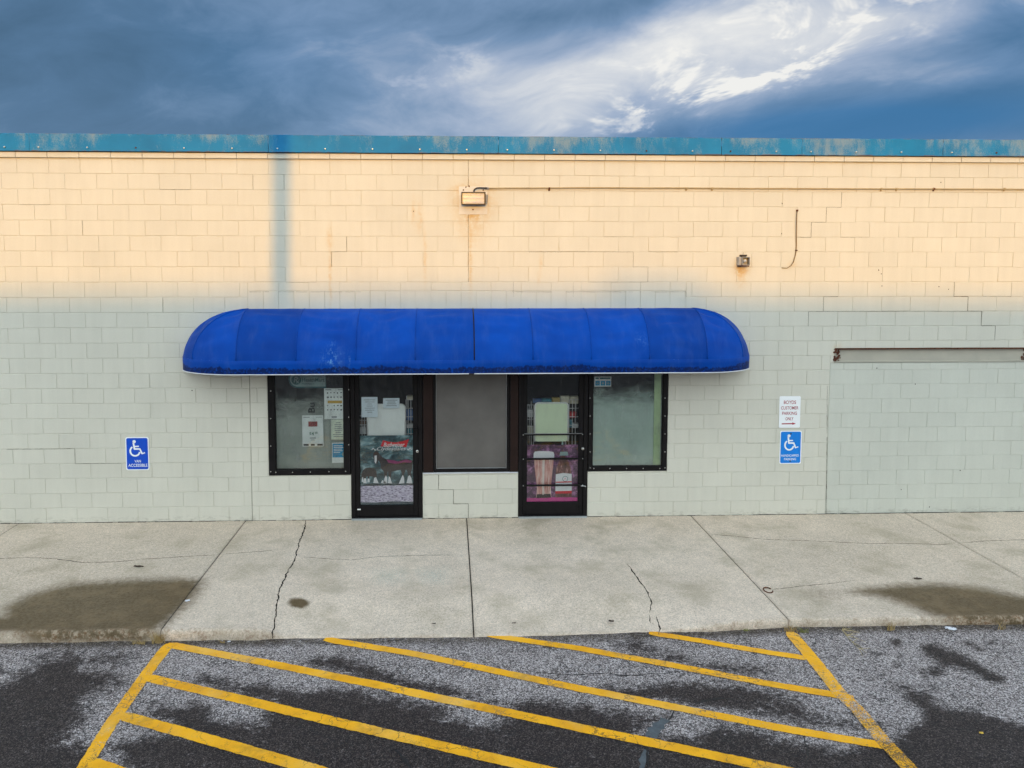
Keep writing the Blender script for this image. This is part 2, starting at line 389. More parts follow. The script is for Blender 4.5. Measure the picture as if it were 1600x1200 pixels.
M_GREEN = simple('weed green', (.20, .20, .05), .8, .4, 60, bump=0)
M_LEAF = simple('dead leaf', (.045, .028, .018), .8, .4, 40, bump=0)
M_STONE = simple('gravel', (.20, .165, .13), .9, .6, 60, bump=0)
M_BRICKFAR = simple('far brick', (.24, .11, .075), .85, .25, 4)
M_CONCFAR = simple('far concrete', (.34, .33, .31), .85, .15, 2)
M_ROOF = simple('roof felt', (.07, .07, .07), .9, .2, 2)

def mk_glass(name, tint=(.985, .995, .99), gain=.9, dust=.16):
    m = bpy.data.materials.new(name); m.use_nodes = True; t = NT(m.node_tree)
    p = t.pos()
    tr = t.n('ShaderNodeBsdfTransparent'); tr.inputs[0].default_value = (*tint, 1)
    gl = t.n('ShaderNodeBsdfGlossy'); gl.inputs['Roughness'].default_value = .03
    t.set(gl.inputs['Normal'], t.bump(t.noise(t.v('MULTIPLY', p, (1, 1, 2.2)), 1.8, 2), .25, .02))
    df = t.n('ShaderNodeBsdfDiffuse'); df.inputs[0].default_value = (.45, .47, .45, 1)
    fr = t.n('ShaderNodeFresnel'); fr.inputs[0].default_value = 1.52
    a = t.n('ShaderNodeMixShader'); t.set(a.inputs[0], t.m('MULTIPLY', fr.outputs[0], gain * 1.6))
    m.node_tree.links.new(tr.outputs[0], a.inputs[1]); m.node_tree.links.new(gl.outputs[0], a.inputs[2])
    g = t.n('ShaderNodeMixShader')                   # smears of dust on the pane
    t.set(g.inputs[0], t.m('MULTIPLY', t.smooth(t.noise(t.v('MULTIPLY', p, (3, 3, 1)), 3.5, 6, .7), .46, .80), dust))
    m.node_tree.links.new(a.outputs[0], g.inputs[1]); m.node_tree.links.new(df.outputs[0], g.inputs[2])
    o = t.n('ShaderNodeOutputMaterial'); m.node_tree.links.new(g.outputs[0], o.inputs[0])
    return m
M_GLASS = mk_glass('window glass'); M_DOORGLASS = mk_glass('door glass', (.985, .99, .99), .6, .05)
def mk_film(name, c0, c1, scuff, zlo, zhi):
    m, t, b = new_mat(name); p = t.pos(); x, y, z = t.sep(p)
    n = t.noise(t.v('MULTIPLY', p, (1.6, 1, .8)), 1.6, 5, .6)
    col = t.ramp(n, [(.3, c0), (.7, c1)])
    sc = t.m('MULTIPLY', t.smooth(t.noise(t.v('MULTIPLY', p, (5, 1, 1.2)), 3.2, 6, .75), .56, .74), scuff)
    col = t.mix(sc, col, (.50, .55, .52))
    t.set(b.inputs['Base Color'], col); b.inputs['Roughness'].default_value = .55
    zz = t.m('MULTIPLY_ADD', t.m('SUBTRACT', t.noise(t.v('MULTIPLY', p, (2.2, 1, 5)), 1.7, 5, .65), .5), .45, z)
    t.set(b.inputs['Alpha'], t.smooth(zz, zhi, zlo))   # awning shade and reflection on the upper pane, put in as an alpha fade
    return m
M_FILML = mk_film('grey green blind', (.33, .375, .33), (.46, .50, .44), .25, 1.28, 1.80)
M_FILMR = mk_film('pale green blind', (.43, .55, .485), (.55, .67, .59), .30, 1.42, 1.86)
M_STRIP = simple('lime strip', (.50, .66, .36), .6, .08, 6, bump=0)
def mk_screen():
    m, t, b = new_mat('insect screen'); p = t.pos(); x, y, z = t.sep(p)
    n = t.noise(p, 2.2, 4, .6)
    wv = t.m('ADD', t.m('SINE', t.m('MULTIPLY', x, 900.0)), t.m('SINE', t.m('MULTIPLY', z, 900.0)))
    col = t.ramp(t.m('ADD', n, t.m('MULTIPLY', wv, .05)), [(.25, (.095, .086, .079)), (.75, (.150, .137, .126))])
    t.set(b.inputs['Base Color'], col); b.inputs['Roughness'].default_value = .5
mk_screen()

# ------------------------------------------------------------------ mesh helpers
def mesh(name, verts, faces, mat=None, smooth=False):
    me = bpy.data.meshes.new(name); me.from_pydata([tuple(v) for v in verts], [], faces)
    if mat is not None: me.materials.append(mat if not isinstance(mat, str) else MATS[mat])
    if smooth: me.polygons.foreach_set('use_smooth', [True] * len(me.polygons))
    me.update(); return me
def obj(name, me, parent=None):
    o = bpy.data.objects.new(name, me); COL.objects.link(o)
    if parent is not None:
        o.parent = parent
        if parent.parent is None and parent.type == 'EMPTY':
            o.matrix_parent_inverse = Matrix.Translation(-parent.location)
    return o
def thing(name, label, cat, loc=(0, 0, 0), group=None):
    o = bpy.data.objects.new(name, None); COL.objects.link(o); o.location = loc; o.empty_display_size = .2
    tag(o, label, cat, group); return o
def tag(o, label=None, cat=None, group=None, kind=None):
    if label: o['label'] = label
    if cat: o['category'] = cat
    if group: o['group'] = group
    if kind: o['kind'] = kind
    return o
class MB:
    def __init__(s): s.v = []; s.f = []
    def add(s, vs, fs):
        k = len(s.v); s.v += [tuple(q) for q in vs]; s.f += [tuple(i + k for i in f) for f in fs]; return s
    def box(s, x0, x1, y0, y1, z0, z1):
        return s.add([(x0, y0, z0), (x1, y0, z0), (x1, y1, z0), (x0, y1, z0), (x0, y0, z1), (x1, y0, z1), (x1, y1, z1), (x0, y1, z1)],
                     [(0, 1, 5, 4), (1, 2, 6, 5), (2, 3, 7, 6), (3, 0, 4, 7), (4, 5, 6, 7), (3, 2, 1, 0)])
    def cbox(s, x0, x1, y0, y1, z0, z1, c):          # box whose front (low y) edges are chamfered
        vs = [(x0 + c, y0, z0 + c), (x1 - c, y0, z0 + c), (x1 - c, y0, z1 - c), (x0 + c, y0, z1 - c),
              (x0, y0 + c, z0), (x1, y0 + c, z0), (x1, y0 + c, z1), (x0, y0 + c, z1),
              (x0, y1, z0), (x1, y1, z0), (x1, y1, z1), (x0, y1, z1)]
        fs = [(0, 1, 2, 3), (4, 5, 1, 0), (5, 6, 2, 1), (6, 7, 3, 2), (7, 4, 0, 3), (8, 9, 5, 4), (9, 10, 6, 5), (10, 11, 7, 6), (11, 8, 4, 7), (11, 10, 9, 8)]
        return s.add(vs, fs)
    def ring(s, x0, x1, z0, z1, w, y0, y1, c=.003, wb=None, wt=None):   # rectangular frame
        wb = w if wb is None else wb; wt = w if wt is None else wt
        s.cbox(x0, x0 + w, y0, y1, z0, z1, c); s.cbox(x1 - w, x1, y0, y1, z0, z1, c)
        s.cbox(x0 + w, x1 - w, y0 + .0015, y1, z0, z0 + wb, c); s.cbox(x0 + w, x1 - w, y0 + .0015, y1, z1 - wt, z1, c); return s
    def tube(s, pts, r, n=8, cap=True):
        pts = [Vector(p) for p in pts]; k0 = len(s.v); up = None
        for i, p in enumerate(pts):
            dr = (pts[min(i + 1, len(pts) - 1)] - pts[max(i - 1, 0)]).normalized()
            if up is None: up = dr.orthogonal().normalized()
            up = (up - dr * up.dot(dr)).normalized(); sd = dr.cross(up)
            rr = r[i] if isinstance(r, (list, tuple)) else r
            for j in range(n):
                a = 2 * math.pi * j / n
                s.v.append(tuple(p + up * (math.cos(a) * rr) + sd * (math.sin(a) * rr)))
        for i in range(len(pts) - 1):
            for j in range(n):
                a = k0 + i * n + j; b = k0 + i * n + (j + 1) % n
                s.f.append((a, b, b + n, a + n))
        if cap:
            s.f.append(tuple(k0 + j for j in range(n))[::-1]); s.f.append(tuple(k0 + (len(pts) - 1) * n + j for j in range(n)))
        return s
    def lathe_y(s, x, z, prof, n=12):                # profile of (y, r) about an axis along y
        k0 = len(s.v)
        for y, r in prof:
            for j in range(n):
                a = 2 * math.pi * j / n; s.v.append((x + r * math.cos(a), y, z + r * math.sin(a)))
        for i in range(len(prof) - 1):
            for j in range(n):
                a = k0 + i * n + j; b = k0 + i * n + (j + 1) % n; s.f.append((a, b, b + n, a + n))
        s.f.append(tuple(k0 + j for j in range(n))); s.f.append(tuple(k0 + (len(prof) - 1) * n + j for j in range(n))[::-1])
        return s
    def poly(s, pts, y, th=.0006):                   # flat outline (x, z), a real sheet with thickness
        n = len(pts); k = len(s.v)
        ar = sum(pts[i][0] * pts[(i + 1) % n][1] - pts[(i + 1) % n][0] * pts[i][1] for i in range(n))
        if ar < 0: pts = pts[::-1]
        s.v += [(p[0], y, p[1]) for p in pts] + [(p[0], y + th, p[1]) for p in pts]
        s.f.append(tuple(range(k, k + n))); s.f.append(tuple(range(k + n, k + 2 * n))[::-1])
        for i in range(n): s.f.append((k + i, k + n + i, k + n + (i + 1) % n, k + (i + 1) % n))
        return s
    def stroke(s, pts, w, y, th=.0006):
        L, R = [], []
        for i, p in enumerate(pts):
            a = pts[max(i - 1, 0)]; b = pts[min(i + 1, len(pts) - 1)]
            dx, dz = b[0] - a[0], b[1] - a[1]; q = math.hypot(dx, dz) or 1; nx, nz = -dz / q * w / 2, dx / q * w / 2
            L.append((p[0] + nx, p[1] + nz)); R.append((p[0] - nx, p[1] - nz))
        for i in range(len(pts) - 1): s.poly([L[i], L[i + 1], R[i + 1], R[i]], y, th)
        return s
    def build(s, name, mat, parent=None, smooth=False):
        return obj(name, mesh(name, s.v, s.f, mat, smooth), parent)
def rrect(x0, x1, z0, z1, r, n=5):
    out = []
    for cx, cz, a0 in ((x1 - r, z1 - r, 0), (x0 + r, z1 - r, 90), (x0 + r, z0 + r, 180), (x1 - r, z0 + r, 270)):
        for i in range(n + 1):
            a = math.radians(a0 + 90 * i / n); out.append((cx + r * math.cos(a), cz + r * math.sin(a)))
    return out
def circle(x, z, rx, rz=None, n=20):
    rz = rx if rz is None else rz
    return [(x + rx * math.cos(2 * math.pi * i / n), z + rz * math.sin(2 * math.pi * i / n)) for i in range(n)]
def text(s, name, parent, cx, cz, height, width, y, mat, bold=.0, shear=0.0, rotz=0.0):
    cu = bpy.data.curves.new('lettering', 'FONT'); cu.body = s; cu.size = 1.0; cu.offset = bold; cu.shear = shear; cu.extrude = 0.0
    ob = bpy.data.objects.new('lettering', cu); COL.objects.link(ob); bpy.context.view_layer.update()
    me = bpy.data.meshes.new_from_object(ob.evaluated_get(bpy.context.evaluated_depsgraph_get()))
    bpy.data.objects.remove(ob); bpy.data.curves.remove(cu)
    co = np.empty(len(me.vertices) * 3); me.vertices.foreach_get('co', co); co = co.reshape(-1, 3)
    lo, hi = co.min(0), co.max(0)
    u = (co[:, 0] - (lo[0] + hi[0]) / 2) / (hi[0] - lo[0]) * width; w = (co[:, 1] - (lo[1] + hi[1]) / 2) / (hi[1] - lo[1]) * height
    c, sn = math.cos(rotz), math.sin(rotz)
    me.vertices.foreach_set('co', np.stack([cx + u * c - w * sn, np.full(len(u), y), cz + u * sn + w * c], 1).ravel())
    me.materials.clear(); me.materials.append(mat); me.update()
    return obj(name, me, parent)
class Loc:                                            # local pixel frame of a flat thing on a vertical plane
    def __init__(s, cx, cy, Y=0.0):
        s.cx, s.cy, s.Y = cx, cy, Y
        s.X, s.Z = W(cx, cy, Y); a = W(cx + 20, cy, Y); b = W(cx, cy + 20, Y)
        s.sx = (a[0] - s.X) / 20; s.sz = (s.Z - b[1]) / 20
    def __call__(s, px, py): return (s.X + (px - s.cx) * s.sx, s.Z - (py - s.cy) * s.sz)

# ================================================================== THE BUILDING
store = thing('store_building', 'long painted concrete block shop building with blue fascia and a blue awning', 'building')
NROW = 24; ZTOP = NROW * BH
XL, XR = -10.6, 11.0
def wx(px, py): return W(px, py)[0]
def wz(px, py): return W(px, py)[1]
XW1, XD1, XC, XD2, XW2, XE = wx(419, 660), wx(547.5, 660), wx(660, 660), wx(810, 660), wx(919, 660), wx(1043, 660)
ZW1, ZC, ZW2 = wz(480, 742.5), wz(735, 738), wz(980, 736)
ZOP = 2.52
XI0, XI1 = wx(1292.5, 700), 8.12
ZL0, ZL1 = wz(1450, 566), wz(1450, 543.5)
XLI = wx(1304, 555)
OPEN = [(XW1, XD1, ZW1, ZOP), (XD1, XC, 0, ZOP), (XC, XD2, ZC, ZOP), (XD2, XW2, 0, ZOP), (XW2, XE, ZW2, ZOP)]
INF = (XI0, XI1, 0.0, ZL0); LIN = (XLI, XI1 + .02, ZL0, ZL1)
REC = .0045
# --- mortar bed with its openings and reveals
def cells(opens, x0, x1, z0, z1):
    xs = sorted({x0, x1} | {o[0] for o in opens} | {o[1] for o in opens}); zs = sorted({z0, z1} | {o[2] for o in opens} | {o[3] for o in opens})
    for a, b in zip(xs, xs[1:]):
        for c, e in zip(zs, zs[1:]):
            mx_, mz_ = (a + b) / 2, (c + e) / 2
            if not any(o[0] < mx_ < o[1] and o[2] < mz_ < o[3] for o in opens): yield a, b, c, e
mb = MB()
for a, b, c, e in cells(OPEN + [INF, LIN], XL, XR, 0.0, ZTOP + .07):
    mb.add([(a, REC, c), (b, REC, c), (b, REC, e), (a, REC, e)], [(0, 1, 2, 3)])
for a, b, c, e in OPEN + [INF, LIN]:
    dp = .22
    mb.add([(a, REC, c), (a, dp, c), (a, dp, e), (a, REC, e)], [(3, 2, 1, 0)])
    mb.add([(b, REC, c), (b, dp, c), (b, dp, e), (b, REC, e)], [(0, 1, 2, 3)])
    mb.add([(a, REC, c), (b, REC, c), (b, dp, c), (a, dp, c)], [(0, 1, 2, 3)])
    mb.add([(a, REC, e), (b, REC, e), (b, dp, e), (a, dp, e)], [(3, 2, 1, 0)])
wall = mb.build('wall', M_MORTAR, store)
# --- blocks, one by one
def rsub(r, o):
    x0, x1, z0, z1 = r; a, b, c, e = o
    if a >= x1 or b <= x0 or c >= z1 or e <= z0: return [r]
    res = []
    if a > x0: res.append((x0, a, z0, z1))
    if b < x1: res.append((b, x1, z0, z1))
    m0, m1 = max(x0, a), min(x1, b)
    if c > z0: res.append((m0, m1, z0, c))
    if e < z1: res.append((m0, m1, e, z1))
    return res
rects = []
XB0, XB1 = wx(391, 640), wx(1072, 455)                # lintel course above the storefront
I0 = -14.5 * BW
for k in range(1, NROW + 1):
    z0, z1 = (NROW - k) * BH, (NROW - k + 1) * BH
    o = 0 if k % 2 else .5
    i = math.floor((XL - I0) / BW) - 1
    while True:
        a = I0 + (i + o) * BW; b = a + BW; i += 1
        if b < XL: continue
        if a > XR: break
        a, b = max(a, XL), min(b, XR)
        rs = [(a, b, z0, z1)]
        if a < 0 < b and k <= 9 and k % 2 == 0 or (a < 0 < b and k <= 9): rs = [(a, 0, z0, z1), (0, b, z0, z1)]      # control joint over the awning
        if k > 9:                                     # second control joint left of the storefront
            q = []
            for r in rs: q += [(r[0], XB0, r[2], r[3]), (XB0, r[1], r[2], r[3])] if r[0] < XB0 < r[1] else [r]
            rs = q
        cut = OPEN + [INF, LIN]
        if k in (9, 10): cut = cut + [(XB0, XB1, (NROW - 10) * BH, (NROW - 8) * BH)]
        for o_ in cut:
            rs = [p for r in rs for p in rsub(r, o_)]
        rects += rs
zt = (NROW - 8) * BH; zm = zt - .118; zb = (NROW - 10) * BH
x = XB0
while x < XB1 - .02:
    rects.append((x, min(x + BW, XB1), zm, zt)); x += BW
x = XB0
while x < XB1 - .02:
    rects.append((x, min(x + BH, XB1), zb, zm)); x += BH
rects = [r for r in rects if r[1] - r[0] > .03 and r[3] - r[2] > .025]
# stepped cracks in the joints (pixel corners of the photograph, snapped to the nearest joint)
GAP = .0075
cache = {}
def block_mesh(w, h, kind, mat):
    key = (round(w, 3), round(h, 3), kind, mat.name)
    if key not in cache:
        g = {0: .0018, 1: .0026, 2: .0038, 3: .0011}[kind]; c = {0: .0022, 1: .003, 2: .0038, 3: .0014}[kind]
        b = MB().cbox(-w / 2 + g, w / 2 - g, -.001, REC + .004, -h / 2 + g, h / 2 - g, c)
        b.f.pop()                                     # no hidden back face
        cache[key] = mesh('block', b.v, b.f, mat)
    return cache[key]
def area(r):
    cx, cz = (r[0] + r[1]) / 2, (r[2] + r[3]) / 2
    u, v = proj(np.array([r[0], r[1], r[0], cx]), 0.0, np.array([r[2], r[2], r[3], cz]))
    if not (0 < u[3] < 1600 and 0 < v[3] < 1200): return 0
    if 300 < u[3] < 1155 and 490 < v[3] < 583: return 0
    return abs((u[1] - u[0]) * (v[2] - v[0]))
order = sorted(range(len(rects)), key=lambda i: -area(rects[i]))
single = set(order[:300])
rest = MB(); rb = random.Random(3)
for i, r in enumerate(rects):
    w, h = r[1] - r[0], r[3] - r[2]; cx, cz = (r[0] + r[1]) / 2, (r[2] + r[3]) / 2
    # joints are crisp at the left end of the wall and half filled with paint elsewhere
    p = .8 if cx < -2.9 else (.28 if cz > 2.9 else .45)
    kind = 2 if rb.random() < p * .6 else (1 if rb.random() < p else (0 if rb.random() < .6 else 3))
    me = block_mesh(w, h, kind, M_BLOCK); y = rb.uniform(-.0012, .0008)
    if i in single:
        o = obj('block', me, wall); o.location = (cx, y, cz)
    else:
        rest.add([(v.co.x + cx, v.co.y + y, v.co.z + cz) for v in me.vertices], [tuple(p_.vertices) for p_ in me.polygons])
tag(rest.build('block_courses', M_BLOCK, wall), kind='stuff')
# --- bricked-up opening on the right with its steel lintel
ib = MB(); YI = .012
for k in range(-1, 12):
    z1 = ZL0 - k * BH - .10; z0 = z1 - BH
    x = XI0 + .012 - (.2 if k % 2 else .04) - rb.uniform(0, .03)
    while x < XI1:
        a, b = max(x, XI0 + .010), min(x + BW, XI1); c, e = max(z0, .002), min(z1, ZL0 - .004)
        if b - a > .03 and e - c > .02:
            g = rb.choice((.0006, .0009, .0012, .002)); y = YI + rb.uniform(-.0012, .0012)
            ib.cbox(a + g, b - g, y, YI + .010, c + g, e - g, min(.0025, g + .0008)); ib.f.pop()
        x += BW
inf_bed = MB().add([(XI0, YI + .005, 0), (XI1, YI + .005, 0), (XI1, YI + .005, ZL0), (XI0, YI + .005, ZL0)], [(0, 1, 2, 3)]).build('infill_panel', M_INFILL, store)
tag(ib.build('infill_blocks', M_INFILL, inf_bed), kind='stuff')
lm = MB().add([(XLI, .045, ZL0), (XI1 + .02, .045, ZL0), (XI1 + .02, .045, ZL1), (XLI, .045, ZL1)], [(0, 1, 2, 3)])
lm.cbox(XLI, XI1 + .02, .001, .044, ZL0 + .002, ZL0 + .016, .002)
lin = lm.build('lintel', M_LINTEL, store)
MB().cbox(XLI, XI1 + .02, -.003, .044, ZL1 - .020, ZL1 - .001, .002).build('shade_strip', M_RUST, lin)  # dark rust-coloured strip stands in for the shadow at the recess top
rr = MB()
for (xa, xb) in ((XLI - .012, XLI + .10), (wx(1589, 555), XI1)):
    for j in range(46 if xa < 6 else 90):
        q = rb.random() ** (1.6 if xa < 6 else .9); xx = xa + (xb - xa) * (q if xa < 6 else 1 - q * .8); zz = rb.uniform(ZL0, ZL1); s_ = rb.uniform(.006, .022)
        yy = .038 if xx > XLI + .02 else -.002
        rr.poly([(xx + s_ * math.cos(a_) * rb.uniform(.5, 1), min(ZL1 - .014, max(ZL0 + .02, zz + s_ * math.sin(a_) * rb.uniform(.6, 1.4)))) for a_ in [k_ * 1.047 for k_ in range(6)]], yy - rb.uniform(0, .005), .004)
tag(rr.build('rust_scale', M_RUST, lin), 'flaking rust at the ends of the lintel')
# dark vertical joints and stepped settlement cracks: thin open joints
ck = MB()
def flush_crack():                                    # every crack is a part of its own
    if ck.v: ck.build('joint_crack', M_WCRACK, wall)
    ck.v, ck.f = [], []
def crack_px(pts, w=.006, y=-.0022):
    P_ = [W(*p) for p in pts]
    Q = []
    for a, b in zip(P_, P_[1:]):
        n = max(1, int(math.hypot(b[0] - a[0], b[1] - a[1]) / .05))
        Q += [(a[0] + (b[0] - a[0]) * j / n + rb.uniform(-.002, .002), a[1] + (b[1] - a[1]) * j / n + rb.uniform(-.002, .002)) for j in range(n)]
    Q.append(P_[-1])
    for a, b in zip(Q, Q[1:]):
        ck.stroke([a, b], w * rb.uniform(.35, 1.0), y + rb.uniform(0, .0004), .0005)
    flush_crack()
def snap(pts, k0):                                    # joint-true coordinates: (block index, course line)
    out = []
    for i_, k_ in pts: out.append((I0 + i_ * BW, (NROW - k_) * BH))
    return out
def crack_grid(pts, w=.006):
    Q = snap(pts, 0); P_ = []
    for a, b in zip(Q, Q[1:]):
        n = max(1, int(math.hypot(b[0] - a[0], b[1] - a[1]) / .05))
        P_ += [(a[0] + (b[0] - a[0]) * j / n + rb.uniform(-.0015, .0015), a[1] + (b[1] - a[1]) * j / n + rb.uniform(-.0015, .0015)) for j in range(n)]
    P_.append(Q[-1])
    for a, b in zip(P_, P_[1:]):
        ck.stroke([a, b], w * rb.uniform(.45, 1.0), -.0024 + rb.uniform(0, .0004), .0005)
    flush_crack()
def gi(px, py): return (wx(px, py) - I0) / BW
crack_grid([(14.5, 0), (14.5, 8)], .0045)
ck.stroke([(XB0, 0.0), (XB0, (NROW - 10) * BH)], .0045, -.0022); flush_crack()
crack_px([(1292.5, 603), (1292, 700), (1291, 803)], .009)
i0 = round(gi(1316, 312) * 2) / 2
crack_grid([(i0, 2), (i0, 3), (i0 - .5, 3), (i0 - .5, 4), (i0 - 1, 4), (i0 - 1, 5), (i0 - 1.5, 5)], .006)
i1 = round(gi(1263, 498) * 2) / 2
crack_grid([(i1 + 1, 9), (i1 + .5, 9), (i1 + .5, 10), (i1, 10), (i1, 11)], .006)
i2 = round(gi(1514, 475) * 2) / 2
crack_grid([(i2 - .5, 8), (i2 - .5, 9), (i2, 9), (i2, 10), (i2 + .5, 10), (i2 + .5, 11), (i2 + 1, 11), (i2 + 1, 12)], .007)
crack_grid([(i1 + .5, 10), (i2, 10)], .0045)
i3 = round(gi(117, 714) * 2) / 2
crack_grid([(i3 - 2.2, 19), (i3, 19), (i3, 20), (i3 + 1.5, 20)], .0055)
i4 = round(gi(690, 750) * 2) / 2
crack_grid([(i4 - .0, 21), (i4, 22), (i4 + .5, 22), (i4 + .5, 23), (i4 + 1, 23), (i4 + 1, 24)], .006)
crack_px([(390, 456), (570, 456)], .0045); crack_px([(800, 456), (1000, 456), (1072, 456), (1072, 464)], .005)
i5 = round(gi(1003, 447) * 2) / 2
crack_grid([(i5 - 2, 8), (i5, 8)], .004)
i6 = round(gi(988, 408) * 2) / 2
crack_grid([(i6 - 3.5, 6), (i6, 6), (i6, 7), (i6 + .5, 7), (i6 + .5, 8)], .004)
i7 = round(gi(523, 405) * 2) / 2
crack_grid([(i7 + .5, 5), (i7 + .5, 6), (i7, 6), (i7, 7)], .004)
for _ in range(26):                                    # odd open joints here and there
    k_ = rb.randint(1, 22); i_ = rb.randint(-1, 33) + (0 if k_ % 2 else .5)
    X_ = I0 + i_ * BW; Z_ = (NROW - k_) * BH
    if XW1 - .5 < X_ < XE + .4 and Z_ < 2.95 or (X_ > XI0 - .5 and Z_ < ZL1 + .1): continue
    crack_grid([(i_ - 1, k_), (i_, k_)] if rb.random() < .6 else [(i_, k_ - 1), (i_, k_)], .0030)
# chips and small holes in the blocks
hb = MB()
for px, py in [(646, 330), (1470, 285), (1373, 422), (1377, 428), (1467, 448), (1482, 452), (1222, 318), (1221, 365), (300, 610), (1430, 600), (1370, 575), (1408, 765), (1500, 735), (1452, 792), (1378, 447)]:
    X_, Z_ = W(px, py); hb.poly([(X_ + .009 * rb.uniform(.5, 1) * math.cos(a_), Z_ + .012 * rb.uniform(.5, 1) * math.sin(a_)) for a_ in [j * .9 for j in range(7)]], -.0026, .0006)
hb.build('chip', M_CRACK, wall)

# --- thin cap course under the fascia
i = math.floor((XL - I0) / BW)
ZC0, ZC1 = ZTOP + .001, ZTOP + .070
ncap = 0; capr = MB()
while I0 + i * BW < XR:
    a, b = I0 + (i + .006) * BW, I0 + (i + 1) * BW
    u = proj((a + b) / 2, 0, ZC0)[0]
    q = MB().cbox(a + .001, b - .001, -.034 + rb.uniform(-.002, .002), .02, ZC0, ZC1, .004)
    if -60 < u < 1660: q.build('cap_block', M_BLOCK, wall)
    else: capr.add(q.v, q.f)
    i += 1
tag(capr.build('cap_courses', M_BLOCK, wall), kind='stuff')
# --- blue metal fascia in lengths, with screws
ZF0, ZF1 = ZTOP + .078, ZTOP + .305
joints = [XL - .02, wx(-310, 230), wx(50, 230), wx(421, 230), wx(778, 230), wx(1125, 230), wx(1250, 230), wx(1469, 230), wx(1830, 230), XR + .02]
for j, (a, b) in enumerate(zip(joints, joints[1:])):
    n = max(4, int((b - a) / .12)); vs = []; fs = []
    dyj = rb.uniform(-.004, .004)
    for q in range(n + 1):
        xq = a + .0025 + (b - a - .005) * q / n
        wv = .004 * mnoise.noise((xq * 1.7, 3.0, j)) + dyj; wb = .006 * max(0, mnoise.noise((xq * 6, 9.0, j)))
        wt = .004 * mnoise.noise((xq * 2.3, 1.0, j))
        vs += [(xq, -.030, ZF0 + .004 + wb), (xq, -.062 + wv, ZF0 + wb), (xq, -.060 + wv, ZF0 + .10), (xq, -.058 + wv, ZF1 - .004 + wt), (xq, -.054 + wv, ZF1 + wt), (xq, .35, ZF1 + .02 + wt)]
    for q in range(n):
        for p_ in range(5):
            k_ = q * 6 + p_; fs.append((k_, k_ + 6, k_ + 7, k_ + 1))
    pn = obj('fascia_panel', mesh('fascia_panel', vs, fs, 'peeling blue metal'), store)
    xs = a + .12
    while xs < b - .05:
        u = proj(xs, -.06, ZF0 + .05)[0]
        if 0 < u < 1600:
            MB().lathe_y(xs, ZF0 + .048, [(-.075, .004), (-.073, .009), (-.066, .011), (-.05, .011)], 8).build('screw', M_STEEL if rb.random() < .75 else M_RUST, pn)
        xs += .62
sh = MB()
sh.add([(XL, .34, ZF1 - .05), (XR, .34, ZF1 - .05), (XR, 14, ZF1 - .05), (XL, 14, ZF1 - .05)], [(0, 1, 2, 3)])
sh.build('roof', M_ROOF, store)
MB().add([(XL, REC, -.1), (XL, 14, -.1), (XL, 14, 5.1), (XL, REC, 5.1), (XR, REC, -.1), (XR, 14, -.1), (XR, 14, 5.1), (XR, REC, 5.1)], [(0, 1, 2, 3), (7, 6, 5, 4), (1, 5, 6, 2)]).build('side_wall', M_BLOCK, store)

# --- windows
def screws(parent, pts, y):
    for px, py in pts:
        X_, Z_ = W(px, py, y); MB().lathe_y(X_, Z_, [(y - .004, .003), (y - .003, .0065), (y, .0075)], 8).build('screw', M_STEEL, parent)
def window(x0, x1, z0, fw, film, yf, label, zt0, fwb=None):
    f = MB().ring(x0 + .002, x1 - .002, z0 + .002, ZOP - .002, fw, yf, .12, .003, wb=fwb).build('window', M_FRAME, store); f['label'] = label
    MB().ring(x0 + fw, x1 - fw, z0 + (fwb or fw), ZOP - fw, .010, yf + .02, .06, .002).build('gasket', M_BLACK, f)
    MB().box(x0 + fw + .004, x1 - fw - .004, yf + .034, yf + .038, z0 + (fwb or fw) + .004, ZOP - fw - .004).build('pane', M_GLASS, f)
    zb0 = z0 + (fwb or fw) - .01; xa_, xb_ = x0 + fw, x1 - fw
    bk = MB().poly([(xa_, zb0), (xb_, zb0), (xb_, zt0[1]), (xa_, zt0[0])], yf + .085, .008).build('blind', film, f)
    return f
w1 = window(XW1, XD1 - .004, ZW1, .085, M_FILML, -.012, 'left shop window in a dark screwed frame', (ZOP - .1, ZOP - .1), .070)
screws(w1, [(423, 611), (423, 654), (423, 697), (423, 737), (431, 738), (457, 738), (485, 737.5), (514, 737), (540, 736.5), (545, 609), (545, 652), (545, 695)], -.012)
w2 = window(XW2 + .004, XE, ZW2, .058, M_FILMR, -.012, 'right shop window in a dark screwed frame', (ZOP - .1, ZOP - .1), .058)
screws(w2, [(922, y_) for y_ in (622, 650, 678, 706, 731)] + [(1039, y_) for y_ in (622, 650, 678, 706, 731)] + [(x_, 732) for x_ in (928, 953, 979, 1005, 1031)], -.012)
a_, b_ = wx(1023.5, 660), wx(1034, 660)
MB().box(a_, b_, .058, .068, ZW2 + .06, ZOP - .06).build('lime_strip', M_STRIP, w2)
xc0, xc1 = wx(677, 660), wx(796, 660)
cwf = MB().ring(xc0, xc1, ZC + .002, ZOP - .002, .036, .006, .12, .003, wb=.045).build('window', M_FRAME, store); cwf['label'] = 'screened middle window between the doors'
MB().box(xc0 + .034, xc1 - .034, .034, .040, ZC + .045, ZOP - .03).build('screen', MATS['insect screen'], cwf)
MB().ring(xc0 + .034, xc1 - .034, ZC + .046, ZOP - .03, .010, .022, .034, .002).build('bead', M_GALV, cwf)
for a, b in ((XC, xc0), (xc1, XD2)):
    MB().cbox(a + .003, b - .003, -.006, .1, ZC + .002, ZOP - .002, .003).build('post_panel', M_BROWN, cwf)
    MB().cbox(a + .003, a + .014, -.010, -.0065, ZC + .004, ZOP - .004, .002).build('edge_strip', M_FRAME, cwf)
MB().cbox(XC + .004, XD2 - .004, -.018, .004, ZC - .012, ZC + .0015, .003).build('sill', M_PIPING, cwf)
